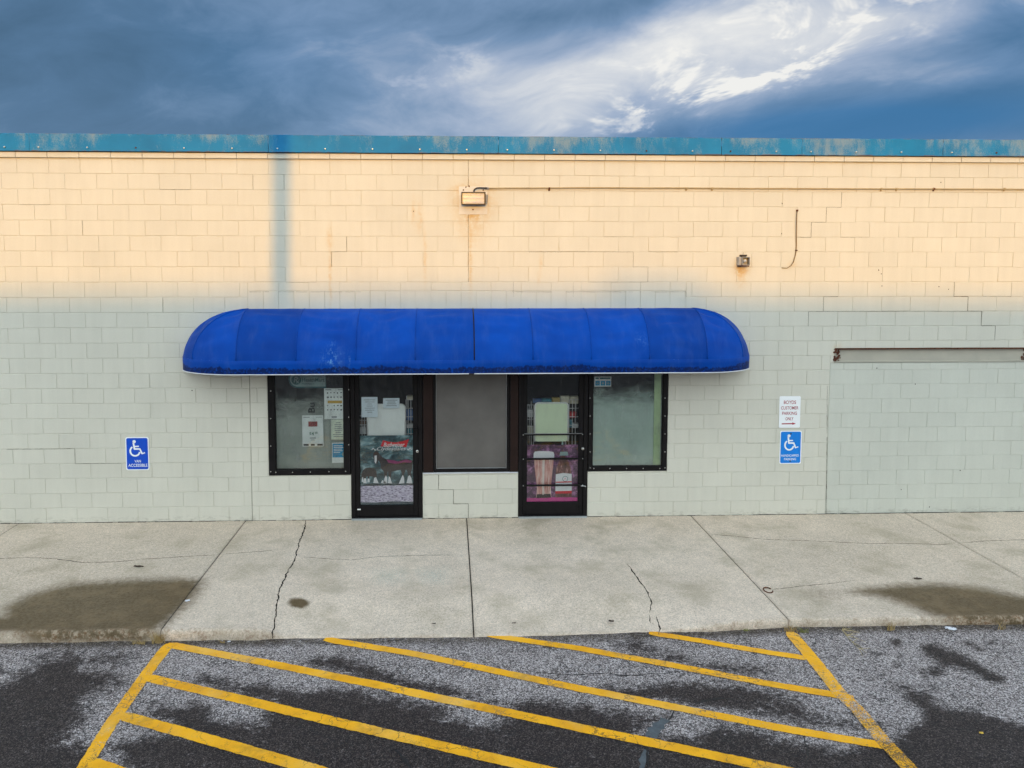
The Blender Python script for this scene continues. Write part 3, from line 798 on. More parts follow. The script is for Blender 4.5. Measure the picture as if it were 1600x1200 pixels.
# --- doors
def door(x0, x1, gx0, gx1, gz0, label, knob, seed):
    dr = MB().ring(x0 + .003, x1 - .003, .012, ZOP - .002, .055, -.004, .12, .003, wb=.02).build('door', M_FRAME, store); dr['label'] = label
    lf = MB()
    lf.cbox(x0 + .060, gx0, .014, .058, .036, ZOP - .06, .004); lf.cbox(gx1, x1 - .060, .014, .058, .036, ZOP - .06, .004)
    lf.cbox(gx0, gx1, .016, .058, .036, gz0, .004); lf.cbox(gx0, gx1, .016, .058, ZOP - .14, ZOP - .06, .004)
    lf.build('leaf', M_FRAME, dr)
    MB().ring(gx0, gx1, gz0, ZOP - .14, .008, .019, .04, .002).build('bead', M_BLACK, dr)
    MB().box(gx0 + .003, gx1 - .003, .036, .041, gz0 + .003, ZOP - .143).build('pane', M_DOORGLASS, dr)
    X_, Z_ = W(*knob, .01)
    lk = MB().lathe_y(X_, Z_, [(-.006, .012), (-.004, .017), (.016, .020)], 14).build('lock', M_STEEL, dr)
    MB().box(X_ - .0025, X_ + .0025, -.0075, -.0062, Z_ - .008, Z_ + .008).build('keyhole', M_BLACK, lk)
    MB().box(x0 + .008, x1 - .008, -.045, .1, .001, .013).build('threshold', M_THRESH, dr)
    for hz in (.16, 1.1, 2.1):
        MB().lathe_y(x0 + .056, hz, [(-.012, .006), (-.010, .009), (.01, .009)], 8).build('hinge_pin', M_FRAME, dr)
    return dr
gz1 = wz(600, 791); gz2 = wz(860, 786)
d1 = door(XD1, XC, wx(561, 690), wx(646, 690), gz1, 'left glazed door with dark frame', (652, 705), 1)
d2 = door(XD2, XW2, wx(823, 690), wx(905, 690), gz2, 'right glazed door with dark frame and push bars', (910.5, 701), 2)
X_, Z_ = W(651.5, 672, 0)
MB().cbox(X_ - .012, X_ + .012, -.035, .012, Z_ - .075, Z_ + .03, .006).cbox(X_ - .05, X_ + .012, -.045, -.030, Z_ + .012, Z_ + .03, .004).build('handle', M_FRAME, d1)
xa, xb = wx(556, 690), wx(651, 690)
MB().cbox(wx(558, 796), wx(563.5, 796), .010, .0135, wz(560, 797.5), wz(560, 795.5), .001).build('maker_plate', M_WHITE, d1)
for yb, th in ((679.3, .020), (717.2, .024), (758.6, .022)):
    X0_, Z_ = W(817, yb, 0); X1_ = W(911, yb, 0)[0]
    br = MB().cbox(X0_, X1_, -.012, .006, Z_ - th / 2, Z_ + th / 2, .004).build('push_bar', M_FRAME, d2)
    if yb < 700: MB().cbox(X0_ + .02, X1_ - .01, -.011, .004, Z_ - th / 2 + th + .001, Z_ + th / 2 + .006, .001).build('bar_cap', M_GALV, br)
    for xs in (X0_ + .004, X1_ - .008): MB().lathe_y(xs, Z_, [(-.018, .003), (-.016, .006), (-.010, .007)], 8).build('screw', M_STEEL, br)
X_, Z_ = W(913, 759, 0)
MB().tube([(X_ - .05, -.02, Z_ + .004), (X_, -.022, Z_ + .004), (X_ + .018, -.012, Z_ - .008)], .008, 8).build('pull', M_GALV, d2)
# --- shop interior behind the doors
MB().add([(-3.0, .13, .0), (3.2, .13, .0), (3.2, 3.2, .0), (-3.0, 3.2, .0), (-3.0, .13, 2.6), (3.2, .13, 2.6), (3.2, 3.2, 2.6), (-3.0, 3.2, 2.6)],
         [(0, 1, 2, 3), (7, 6, 5, 4), (3, 2, 6, 7), (0, 3, 7, 4), (2, 1, 5, 6)]).build('interior', M_DARKROOM, store)

# ================================================================== GROUND
ZA = -.105
def tilt_z(X): return ZA + .026 * min(1, max(0, (X - .8) / 2.4))      # the lot rises a little towards the right
def GA(px, py):
    z = ZA
    for _ in range(5): X, Y = G(px, py, z); z = tilt_z(X)
    return X, Y
JX = [-12.2, -9.1, -6.06, -3.034, -.023, 3.098, 6.149, 9.2, 12.3]
EDGE = [(-40, 990), (0, 988), (247, 984.5), (400, 983.5), (430, 986), (740, 984), (1030, 978), (1100, 973.5), (1237, 967.5), (1600, 963), (1660, 962)]
EX = [G(p, q, -.03 if 425 < p < 1040 else 0.0) for p, q in EDGE]
ex = np.array([e[0] for e in EX]); ey = np.array([e[1] for e in EX])
def edge_y(X): return float(np.interp(X, ex, ey))
RA, RB_, RCx, RD = G(395, 984)[0], G(445, 986)[0], G(985, 978)[0], G(1180, 968)[0]
def dip(X): 
    s = lambda a, b, v: (lambda u: u * u * (3 - 2 * u))(min(1, max(0, (v - a) / (b - a))))
    return .088 * s(RA, RB_, X) * (1 - s(RCx, RD, X))
def inpoly(px, py, poly):
    c = np.zeros(px.shape, bool); n = len(poly)
    for i in range(n):
        x1, y1 = poly[i]; x2, y2 = poly[(i + 1) % n]
        if y1 == y2: continue
        c ^= ((y1 > py) != (y2 > py)) & (px < (x2 - x1) * (py - y1) / (y2 - y1) + x1)
    return c
def segdist(px, py, poly, ax=1.0, ay=2.2):            # distance to the outline, depth weighted
    dm = np.full(px.shape, 1e9); n = len(poly)
    for i in range(n):
        x1, y1 = poly[i]; x2, y2 = poly[(i + 1) % n]
        vx, vy = (x2 - x1) * ax, (y2 - y1) * ay; wx_, wy_ = (px - x1) * ax, (py - y1) * ay
        tt = np.clip((wx_ * vx + wy_ * vy) / (vx * vx + vy * vy + 1e-9), 0, 1)
        dm = np.minimum(dm, np.hypot(wx_ - tt * vx, wy_ - tt * vy))
    return dm
def soft(px, py, poly, w):
    w = w * SOFT
    dm = segdist(px, py, poly); s = np.where(inpoly(px, py, poly), dm, -dm)
    return np.clip(.5 + s / (2 * w), 0, 1)
SOFT = 2.4
STAIN = [([(-260, 930), (-60, 960), (4, 962), (8, 948), (48, 927), (110, 911), (190, 906), (280, 903), (317, 906), (314, 922), (292, 948), (264, 972), (250, 984), (236, 1004), (60, 1006), (20, 990), (-260, 1000)], 14, 1.0),
         ([(1900, 960), (1600, 931), (1545, 920), (1475, 912), (1405, 913), (1352, 919), (1325, 925), (1375, 933), (1415, 946), (1447, 960), (1470, 966), (1500, 984), (1900, 984)], 14, 1.0),
         ([(1245, 925), (1270, 917), (1320, 918), (1330, 926), (1310, 942), (1270, 942)], 20, .58),
         ([(1325, 952), (1350, 947), (1385, 952), (1360, 960)], 12, .45),
         ([(449, 942), (455, 935), (470, 934), (482, 938), (484, 944), (474, 951), (456, 949)], 4, 1.0)]
GRIME_VIGNETTE = [([(-200, 815), (380, 815), (240, 1000), (-200, 1000)], 60, .62), ([(1090, 806), (1900, 795), (1900, 990), (1250, 980)], 60, .50), ([(150, 862), (190, 855), (222, 862), (214, 874), (170, 874)], 25, .8), ([(250, 838), (285, 832), (320, 845), (270, 856)], 30, .6),  # large side areas: real grime plus edge vignetting painted in as darker concrete
         ([(930, 920), (960, 905), (985, 960), (960, 985), (900, 975), (915, 940)], 30, .65), ([(975, 850), (985, 850), (990, 880), (978, 878)], 8, .7),
         ([(1060, 900), (1100, 900), (1150, 940), (1080, 930)], 30, .5), ([(790, 842), (818, 842), (818, 850), (790, 850)], 10, .7), ([(405, 940), (500, 935), (560, 960), (480, 975)], 40, .4),
         ([(780, 815), (920, 812), (930, 835), (800, 838)], 30, .5), ([(600, 815), (700, 812), (690, 835), (620, 835)], 30, .45), ([(640, 960), (690, 930), (720, 980)], 30, .4)]
PAINT = [([(592, 895), (624, 893), (626, 907), (596, 907)], 10, 1.0), ([(660, 893), (690, 892), (688, 908), (665, 906)], 10, 1.0)]
sidewalk = tag(bpy.data.objects.new('sidewalk', None), kind='structure'); COL.objects.link(sidewalk)
slabs = []
for j, (a, b) in enumerate(zip(JX, JX[1:])):
    ga, gb = a + .007, b - .007
    near = -7.5 < (a + b) / 2 < 9
    nx = 84 if near else 12; ny = 84 if near else 12
    vs = []; 
    for ix in range(nx + 1):
        X = ga + (gb - ga) * ix / nx; ye = edge_y(X) + .010 * mnoise.noise((X * 3, 0, 5)) + .006 * mnoise.noise((X * 13, 0, 5)); dp = dip(X)
        col = []
        for iy in range(ny + 1):
            Y = -.002 + (ye + .022 + .002) * iy / ny
            r_ = min(1, max(0, (Y - (ye + .75)) / -.75)); z = -dp * r_ * r_ * (3 - 2 * r_) + .0015 * mnoise.noise((X * 1.5, Y * 1.5, 2)) - .001
            col.append((X, Y, z))
        zl = col[-1][2]; hgt = max(.004, zl - (ZA - .03)); rr_ = min(.022, hgt * .5) 
        jit = .006 * mnoise.noise((X * 9, 4, 4))
        col += [(X, ye + .009 - .0 * jit, zl - rr_ * .25), (X, ye - .001 + jit, zl - rr_ * .8), (X, ye - .004 + jit, zl - rr_ - (hgt - rr_) * .35), (X, ye - .006, ZA - .03)]
        vs += col
    m_ = ny + 5; fs = [(i * m_ + q, i * m_ + q + 1, (i + 1) * m_ + q + 1, (i + 1) * m_ + q) for i in range(nx) for q in range(m_ - 1)]
    k0 = len(vs)
    for i in (0, nx):                                  # the sides of the slab down in the joint
        idx = [i * m_ + q for q in range(m_)]; base_i = len(vs)
        vs += [(vs[q][0], vs[q][1], ZA - .03) for q in idx]
        for q in range(m_ - 1):
            f_ = (idx[q], base_i + q, base_i + q + 1, idx[q + 1]); fs.append(f_ if i == 0 else f_[::-1])
    me = mesh('slab', vs, fs, 'sidewalk concrete', True)
    V = np.array(vs); px, py = proj(V[:, 0], V[:, 1], V[:, 2])
    for nm, lst in (('stain', STAIN), ('grime_vignette', GRIME_VIGNETTE), ('paint', PAINT)):
        acc = np.zeros(len(V))
        if near:
            for pl, w_, amp in lst: acc = np.maximum(acc, soft(px, py, pl, w_) * amp)
        if nm == 'stain': acc[(V[:, 2] < -.05) & (px > 430) & (px < 1040)] = 0
        at = me.attributes.new(nm, 'FLOAT', 'POINT'); at.data.foreach_set('value', acc)
    ye_ = np.interp(V[:, 0], ex, ey); e_ = np.clip(1 - (V[:, 1] - ye_ - .01) / .05, 0, 1)
    amt = np.where(px < 330, np.where(px > 60, 1, .55), np.where(px > 1440, 1.0, np.where((px > 1030) | (px < 440), .8, .55)))
    at = me.attributes.new('edge', 'FLOAT', 'POINT'); at.data.foreach_set('value', e_ * amt)
    so_ = obj('slab', me, sidewalk); slabs.append((a, b, so_))
# filler in the slab joints
MB().add([(JX[0], 0, -.035), (JX[0], -3.05, -.035), (JX[-1], -3.05, -.035), (JX[-1], 0, -.035)], [(0, 1, 2, 3)])
for xj in JX[1:-1]:
    ye = edge_y(xj)
    vs = []; n = 24
    for i in range(n + 1):
        Y = (ye + .03) * i / n; r_ = min(1, max(0, (Y - (ye + .75)) / -.75)); z = -dip(xj) * r_ * r_ * (3 - 2 * r_) - .008
        vs += [(xj - .0085, Y, z), (xj + .0085, Y, z)]
    obj('joint_filler', mesh('joint_filler', vs, [(2 * i, 2 * i + 2, 2 * i + 3, 2 * i + 1) for i in range(n)], M_JOINT), sidewalk)
# cracks
def surf_z(X, Y):
    ye = edge_y(X); r_ = min(1, max(0, (Y - (ye + .75)) / -.75)); return -dip(X) * r_ * r_ * (3 - 2 * r_) + .0015 * mnoise.noise((X * 1.5, Y * 1.5, 2)) - .001
def ribbon(pts, w, zf, mat, name, parent, jag=.012, step=.03, seed=1, lift=.0012, taper=True):
    rr_ = random.Random(seed); P_ = []
    for a, b in zip(pts, pts[1:]):
        n = max(1, int(math.hypot(b[0] - a[0], b[1] - a[1]) / step))
        P_ += [(a[0] + (b[0] - a[0]) * j / n, a[1] + (b[1] - a[1]) * j / n) for j in range(n)]
    P_.append(pts[-1]); ox = oy = 0
    Q = []
    for i, p in enumerate(P_):
        ox = ox * .6 + rr_.uniform(-jag, jag); oy = oy * .6 + rr_.uniform(-jag, jag); Q.append((p[0] + ox, p[1] + oy))
    vs = []
    for i, p in enumerate(Q):
        a = Q[max(0, i - 1)]; b = Q[min(len(Q) - 1, i + 1)]; dx, dy = b[0] - a[0], b[1] - a[1]; q = math.hypot(dx, dy) or 1
        ww = w * rr_.uniform(.35, 1.1) / 2 * (min(1, .25 + min(i, len(Q) - 1 - i) / 6) if taper else 1)
        for s_ in (-1, 1):
            X, Y = p[0] - dy / q * ww * s_, p[1] + dx / q * ww * s_; vs.append((X, Y, zf(X, Y) + lift))
    return obj(name, mesh(name, vs, [(2 * i, 2 * i + 1, 2 * i + 3, 2 * i + 2) for i in range(len(Q) - 1)], mat), parent)
def slab_of(X):
    for a, b, o in slabs:
        if a <= X < b: return o
    return slabs[0][2]
SC = [([(478, 812), (474, 830), (465, 856), (460, 872), (450, 892), (440, 915), (433, 940), (430, 965), (425, 988)], .016, .009),
      ([(-20, 873), (50, 871), (85, 873), (130, 879), (180, 878), (230, 873), (300, 869), (343, 867)], .0065, .006), ([(347, 866), (385, 863), (436, 859)], .005, .005),
      ([(472, 870), (510, 873), (548, 875), (590, 870), (640, 868), (712, 867)], .0055, .005), ([(980, 880), (990, 895), (1000, 910), (1012, 925), (1018, 938), (1015, 950)], .009, .006),
      ([(1015, 953), (1016, 962), (1021, 964)], .012, .004), ([(1025, 955), (1029, 962), (1032, 971), (1029, 979)], .010, .004),
      ([(1108, 834), (1150, 838), (1200, 843), (1270, 845), (1350, 849), (1410, 849), (1470, 851), (1492, 849)], .006, .005), ([(1502, 848), (1545, 845), (1620, 843)], .006, .005),
      ([(1207, 921), (1250, 916), (1290, 912), (1335, 907)], .005, .005)]
for i, (pl, w_, jg) in enumerate(SC):
    P_ = [G(*p) for p in pl]; ribbon(P_, w_ * (1.15 if i == 0 else 1.9), surf_z, M_CRACK, 'crack', slab_of(P_[len(P_) // 2][0]), jg, seed=i)
rc = MB()                                             # dark open seam between the wall foot and the pavement
for a_, b_ in ((-6.6, -3.9), (-3.9, XD1), (XC, XD2), (XW2, XI0), (XI0, 8.4)):
    x = a_
    while x < b_:
        st_ = rb.uniform(.03, .12)
        if rb.random() < (.9 if a_ == XI0 else .6): rc.box(x, min(x + st_, b_), -rb.uniform(.003, .009), .004, -.001, rb.uniform(.002, .006))
        x += st_
rc.build('wall_seam', M_JOINT, sidewalk)

# --- asphalt
def axis(a, b, step, far):
    inner = list(np.arange(a, b + 1e-6, step)); out = []
    v, s = a, step
    while v > -far: s *= 1.7; v -= s; out.append(v)
    lo = out[::-1]; out = []; v, s = b, step
    while v < far: s *= 1.7; v += s; out.append(v)
    return np.array(lo + inner + out)
gx = axis(-6.2, 7.2, .026, 300); gy = axis(-5.6, -2.85, .022, 300)
GX, GY = np.meshgrid(gx, gy, indexing='ij')
nxg, nyg = len(gx), len(gy)
flatx, flaty = GX.ravel(), GY.ravel()
inner = (flatx > -6.5) & (flatx < 7.5) & (flaty > -5.8) & (flaty < -2.7)
gz = np.full(flatx.shape, ZA)
hz = np.array([.004 * mnoise.noise((x_ * 1.3, y_ * 1.3, 0)) + .0015 * mnoise.noise((x_ * 7, y_ * 7, 1)) if q else 0 for x_, y_, q in zip(flatx, flaty, inner)])
gz = ZA + .026 * np.clip((flatx - .8) / 2.4, 0, 1) * np.clip(1 - (-flaty - 6) / 4, 0, 1) * (flaty > -12) * (flaty < .5) + hz
idx = np.arange(nxg * nyg).reshape(nxg, nyg)
fs = np.stack([idx[:-1, :-1], idx[1:, :-1], idx[1:, 1:], idx[:-1, 1:]], -1).reshape(-1, 4)
me = bpy.data.meshes.new('parking_lot'); me.from_pydata(np.stack([flatx, flaty, gz], 1).tolist(), [], fs.tolist()); me.materials.append(MATS['asphalt'])
SOFT = 2.0
DARK = [([(-200, 1060), (0, 1066), (50, 1042), (62, 1028), (100, 1019), (190, 1020), (202, 1030), (140, 1045), (192, 1054), (188, 1066), (160, 1080), (140, 1100), (128, 1130), (112, 1158), (140, 1166), (150, 1200), (140, 1320), (-200, 1320)], 22, 1.0),
        ([(-200, 1035), (0, 1037), (10, 1048), (0, 1056), (-200, 1060)], 10, .9),
        ([(300, 1063), (330, 1060), (400, 1068), (470, 1078), (560, 1078), (640, 1098), (720, 1104), (705, 1124), (800, 1138), (800, 1180), (1000, 1230), (240, 1400), (180, 1180), (170, 1165), (235, 1148), (300, 1148), (225, 1112), (260, 1102), (330, 1100), (332, 1122), (400, 1128), (420, 1100), (340, 1074)], 16, 1.0),
        ([(470, 1030), (530, 1024), (590, 1042), (640, 1060), (700, 1072), (780, 1100), (720, 1090), (640, 1080), (560, 1060), (480, 1040)], 14, .95),
        ([(800, 1100), (850, 1092), (900, 1100), (960, 1112), (1040, 1120), (1000, 1145), (1080, 1150), (1110, 1130), (1200, 1145), (1300, 1172), (1420, 1150), (1440, 1250), (1200, 1400), (700, 1300), (780, 1130)], 18, 1.0),
        ([(935, 1070), (1000, 1072), (1060, 1066), (1130, 1068), (1210, 1080), (1260, 1100), (1290, 1120), (1240, 1125), (1140, 1110), (1050, 1100), (960, 1092)], 16, .95),
        ([(950, 1003), (1000, 1000), (1060, 1018), (1100, 1036), (1200, 1040), (1200, 1062), (1120, 1048), (1040, 1034), (970, 1020)], 16, .85),
        ([(1215, 1085), (1260, 1090), (1280, 1120), (1400, 1132), (1370, 1142), (1260, 1135), (1210, 1120)], 14, .8), ([(1200, 1155), (1300, 1165), (1330, 1200), (1200, 1210)], 16, .9),
        ([(1440, 1012), (1462, 1008), (1500, 1022), (1530, 1036), (1572, 1058), (1570, 1066), (1545, 1064), (1510, 1046), (1475, 1040), (1450, 1024)], 8, 1.1),
        ([(1437, 1046), (1470, 1040), (1476, 1054), (1455, 1060)], 7, 1.0), ([(1386, 998), (1405, 998), (1414, 1006), (1398, 1010)], 5, .9), ([(1498, 1002), (1520, 1004), (1540, 1016), (1525, 1018)], 5, .9), ([(1530, 1000), (1560, 1000), (1556, 1010), (1535, 1010)], 6, .75),
        ([(1396, 1066), (1420, 1072), (1460, 1092), (1480, 1104), (1530, 1112), (1600, 1134), (1900, 1180), (1900, 1300), (1420, 1300), (1400, 1150), (1432, 1128), (1440, 1112), (1420, 1098), (1410, 1082)], 10, 1.05),
        ([(1448, 1064), (1466, 1066), (1470, 1080), (1452, 1080)], 6, .7), ([(1355, 1020), (1362, 1018), (1378, 1022), (1372, 1026)], 3, .8), ([(1398, 1036), (1408, 1036), (1408, 1044), (1398, 1044)], 4, .9), ([(1404, 1020), (1412, 1022), (1410, 1030), (1404, 1028)], 3, .8),
        ([(790, 1010), (860, 1000), (880, 1012), (830, 1020)], 20, .5), ([(690, 1000), (760, 1004), (740, 1016), (680, 1012)], 20, .45), ([(400, 1010), (460, 1005), (480, 1025), (420, 1030)], 20, .45), ([(520, 1020), (560, 1014), (580, 1030), (530, 1032)], 12, .6)]
px, py = proj(flatx, np.where(inner, flaty, -4.0), gz)
dk = np.zeros(flatx.shape)
for pl, w_, amp in DARK: dk[inner] = np.maximum(dk[inner], soft(px[inner], py[inner], pl, w_) * amp)
dk[~inner] = .55
at = me.attributes.new('dark', 'FLOAT', 'POINT'); at.data.foreach_set('value', dk)
ye_ = np.interp(flatx, ex, ey); gu = np.clip(1 - (ye_ - .03 - flaty) / .13, 0, 1) * (flaty > -3.6)
wgu = np.where((flatx > RB_) & (flatx < RCx), .75, 1.0)
at = me.attributes.new('gutter', 'FLOAT', 'POINT'); at.data.foreach_set('value', np.clip(gu * 1.3, 0, 1) * wgu)
me.polygons.foreach_set('use_smooth', [True] * len(me.polygons)); me.update()
lot = tag(obj('parking_lot', me), kind='structure')
def lot_z(X, Y): return tilt_z(X) + .004 * mnoise.noise((X * 1.3, Y * 1.3, 0)) + .0015 * mnoise.noise((X * 7, Y * 7, 1))
# --- yellow lines: centre line (pixel of the photograph), width in metres, wear
LINES = [([(264.5, 1006), (240, 1038), (205, 1086), (170, 1136), (131, 1200), (95, 1255)], .108, [0, .05, .12, .1, .1, .1]),
         ([(261, 1007), (400, 1033), (600, 1073), (800, 1115), (1000, 1157), (1210, 1201), (1260, 1212)], .100, [.0, .1, .0, .05, .05, .05, .05]),
         ([(224, 1057.5), (400, 1099), (600, 1146), (800, 1192), (900, 1216)], .104, [.1, .02, .05, .05, .1]),
         ([(188, 1117.5), (400, 1177), (520, 1212)], .108, [.05, .05, .1]), ([(134, 1188.5), (190, 1208), (230, 1222)], .10, [.1, .1, .1]),
         ([(507, 999), (650, 1023), (800, 1055), (1000, 1095), (1200, 1135), (1395, 1168)], .094, [0, .08, .05, .0, .1, .12]),
         ([(760, 992), (900, 1013), (1050, 1040), (1200, 1069), (1334, 1091)], .092, [.05, .05, .03, .05, .06]),
         ([(1014, 990), (1100, 1003), (1200, 1020), (1262, 1030)], .085, [.0, .0, .05, .1]),
         ([(1234, 988), (1271, 1032), (1309, 1080), (1341, 1110), (1379, 1157), (1417, 1197), (1450, 1235)], .125, [.0, .08, .22, .30, .30, .26, .26])]
for i, (pl, w_, fd) in enumerate(LINES):
    P_ = [GA(p[0], p[1]) for p in pl]; pts = []; fv = []
    for (a, b, fa, fb) in zip(P_, P_[1:], fd, fd[1:]):
        n = max(1, int(math.hypot(b[0] - a[0], b[1] - a[1]) / .035))
        for j in range(n): pts.append((a[0] + (b[0] - a[0]) * j / n, a[1] + (b[1] - a[1]) * j / n)); fv.append(fa + (fb - fa) * j / n)
    pts.append(P_[-1]); fv.append(fd[-1]); vs = []; fa_ = []
    for q, p in enumerate(pts):
        a = pts[max(0, q - 2)]; b = pts[min(len(pts) - 1, q + 2)]; dx, dy = b[0] - a[0], b[1] - a[1]; L_ = math.hypot(dx, dy)
        endr = min(1, .55 + .45 * min(q, len(pts) - 1 - q) / 1.5)
        for u_ in (-1, -.9, 0, .9, 1):
            ww = w_ / 2 * endr * u_ + (rb.uniform(-.0035, .0035) if abs(u_) == 1 else 0)
            X, Y = p[0] - dy / L_ * ww, p[1] + dx / L_ * ww; vs.append((X, Y, lot_z(X, Y) + .0035 + .0004 * i)); fa_.append(fv[q] + (.22 if abs(u_) == 1 else 0))
    fs = [(5 * q + k, 5 * q + k + 1, 5 * q + k + 6, 5 * q + k + 5) for q in range(len(pts) - 1) for k in range(4)]
    m_ = mesh('painted_line', vs, fs, 'yellow road paint')
    V = np.array(vs); ppx, ppy = proj(V[:, 0], V[:, 1], V[:, 2]); dd = np.zeros(len(V))
    for pl_, w2, amp in DARK: dd = np.maximum(dd, soft(ppx, ppy, pl_, w2) * amp)
    at = m_.attributes.new('fade', 'FLOAT', 'POINT'); at.data.foreach_set('value', fa_)
    at = m_.attributes.new('dark', 'FLOAT', 'POINT'); at.data.foreach_set('value', dd)
    obj('painted_line', m_, lot)
for i, (pl, w_, jg) in enumerate([([(470, 998), (476, 1004), (520, 1007), (552, 1007)], .012, .012), ([(560, 1001), (600, 1002), (628, 1000), (655, 988)], .014, .012), ([(640, 1004), (662, 1003), (667, 1008)], .01, .008),
        ([(820, 1050), (865, 1053), (900, 1055), (958, 1052), (966, 1056), (985, 1056), (1020, 1053), (1075, 1051)], .012, .010), ([(400, 1003), (418, 1008), (440, 1006)], .012, .012), ([(650, 1046), (672, 1042), (690, 1036)], .01, .012),
        ([(740, 1080), (760, 1072), (790, 1078)], .01, .012), ([(1255, 1138), (1262, 1165), (1258, 1200)], .012, .012), ([(320, 1064), (360, 1060), (378, 1056)], .012, .01)]):
    ribbon([GA(p[0], p[1]) for p in pl], w_, lot_z, M_TAR, 'crack', lot, jg, seed=40 + i, lift=.0016)
ribbon([GA(p[0], p[1]) for p in [(1058, 1108), (1050, 1118), (1043, 1128)]], .03, lot_z, M_TAR, 'tar_seam', lot, .01, seed=60, lift=.0016)
ribbon([GA(p[0], p[1]) for p in [(1040, 1124), (1025, 1138), (1016, 1152)]], .10, lot_z, M_TARGREY, 'tar_seam', lot, .006, seed=61, lift=.0018, taper=False)
ribbon([GA(p[0], p[1]) for p in [(1008, 1170), (1005, 1185), (1002, 1212)]], .055, lot_z, M_TARGREY, 'tar_seam', lot, .006, seed=62, lift=.0018, taper=False)
ribbon([GA(p[0], p[1]) for p in [(1013, 1150), (1012, 1170), (1012, 1212)]], .022, lot_z, M_TAR, 'tar_seam', lot, .007, seed=63, lift=.0022)
ribbon([GA(p[0], p[1]) for p in [(1082, 1104), (1100, 1096), (1130, 1091), (1150, 1092)]], .045, lot_z, M_TAR, 'tar_seam', lot, .006, seed=64, lift=.0016)
ribbon([GA(p[0], p[1]) for p in [(618, 1172), (630, 1185), (645, 1205)]], .06, lot_z, M_TAR, 'tar_seam', lot, .008, seed=65, lift=.0016)
# --- gravel and grit washed along the gutter: uncountable
gv = MB(); rg = random.Random(11)
for _ in range(2600):
    X = rg.uniform(-6.3, 7.8); Y = edge_y(X) - .015 - abs(rg.gauss(0, .06)); s_ = rg.uniform(.002, .0075) * (1.3 if rg.random() < .1 else 1)
    z = lot_z(X, Y)
    p6 = [(X + s_ * rg.uniform(.6, 1.2), Y, z + s_ * .3), (X, Y + s_ * rg.uniform(.6, 1.2), z + s_ * .3), (X - s_, Y, z + s_ * .3), (X, Y - s_, z + s_ * .3), (X, Y, z + s_), (X, Y, z - s_ * .4)]
    gv.add(p6, [(0, 1, 4), (1, 2, 4), (2, 3, 4), (3, 0, 4), (1, 0, 5), (2, 1, 5), (3, 2, 5), (0, 3, 5)])
for _ in range(420):
    X = rg.uniform(-6.3, 7.8); Y = rg.uniform(edge_y(X) + .05, -.05); s_ = rg.uniform(.002, .005); z = surf_z(X, Y)
    p6 = [(X + s_, Y, z + s_ * .3), (X, Y + s_, z + s_ * .3), (X - s_, Y, z + s_ * .3), (X, Y - s_, z + s_ * .3), (X, Y, z + s_), (X, Y, z - s_ * .4)]
    gv.add(p6, [(0, 1, 4), (1, 2, 4), (2, 3, 4), (3, 0, 4), (1, 0, 5), (2, 1, 5), (3, 2, 5), (0, 3, 5)])
tag(gv.build('gravel', M_STONE), 'loose grit along the curb and over the pavement', 'gravel', kind='stuff')

# ================================================================== AWNING
XA0, ZV1 = W(289, 554.5); XA1 = W(1166, 555)[0]
ZV0 = W(285, 574.5)[1]
xs0, ZT = W(388, 482.5); xs1 = W(1082, 483)[0]
BD = -(G(737, 564, ZV1)[1] + G(737, 582, ZV0)[1]) / 2
mk_awning()
AL, AR, CH = xs0 - XA0, XA1 - xs1, ZT - ZV1
awn = thing('awning', 'long royal blue canvas awning with rounded ends over the shopfront', 'awning', ((xs0 + xs1) / 2, 0, ZV0))
def awn_pt(u, th):
    # u runs round the rim: 0..1 left end, 1..9 straight bays, 9..10 right end
    c, s = math.cos(th), math.sin(th)
    if u < 1: f = u * math.pi / 2; return (xs0 - AL * math.cos(f) * c, -BD * math.sin(f) * c, ZV1 + CH * s)
    if u > 9: f = (10 - u) * math.pi / 2; return (xs1 + AR * math.cos(f) * c, -BD * math.sin(f) * c, ZV1 + CH * s)
    return (xs0 + (xs1 - xs0) * (u - 1) / 8, -BD * c, ZV1 + CH * s)
def sagpt(u, th, t_, seed):
    p = Vector(awn_pt(u, th)); c_ = Vector(((xs0 + xs1) / 2 if 1 <= u <= 9 else (xs0 if u < 1 else xs1), 0, ZV1)); 
    if 1 <= u <= 9: c_.x = p.x
    nrm = (p - c_); nrm.normalize()
    sag = .040 * math.sin(math.pi * t_) ** .8 * math.sin(2 * th) ** .7 if 0 < th < math.pi / 2 else 0
    wr = math.sin(th * 17 + 1.8 * math.sin(3.1 * t_ + seed) + 2.5 * mnoise.noise((u * 1.4, seed, 0))) * .012 * math.sin(math.pi * t_) * max(0, math.sin(th * 2)) * (.35 + max(0, mnoise.noise((u * 2.1, th * 2, seed)))) * 1.8
    wr += .004 * mnoise.noise((u * 3, th * 5, seed + 4)) * math.sin(math.pi * t_)
    return p - nrm * (sag + wr)
bays = [(0, .5), (.5, 1)] + [(k, k + 1) for k in range(1, 9)] + [(9, 9.5), (9.5, 10)]
for j, (a, b) in enumerate(bays):
    nu, nv = 26, 30; vs = []; fs = []
    for i in range(nu + 1):
        for q in range(nv + 1):
            vs.append(sagpt(a + (b - a) * i / nu, math.pi / 2 * q / nv, i / nu, j * 1.7))
    for i in range(nu):
        for q in range(nv): k_ = i * (nv + 1) + q; fs.append((k_, k_ + nv + 1, k_ + nv + 2, k_ + 1))
    obj('canvas_panel', mesh('canvas_panel', vs, fs, 'blue canvas', True), awn)
for u in [.5] + list(range(1, 10)) + [9.5]:             # welted seams over the ribs
    pts = [awn_pt(u, math.pi / 2 * q / 22) for q in range(23)]
    MB().tube([(p[0], p[1] - .0005, p[2] + .0005) for p in pts], .007 if u != 5 else .0075, 6).build('seam', 'blue canvas' if u != 5 else M_FRAME, awn, True)
def rim(u): return awn_pt(u, 0)
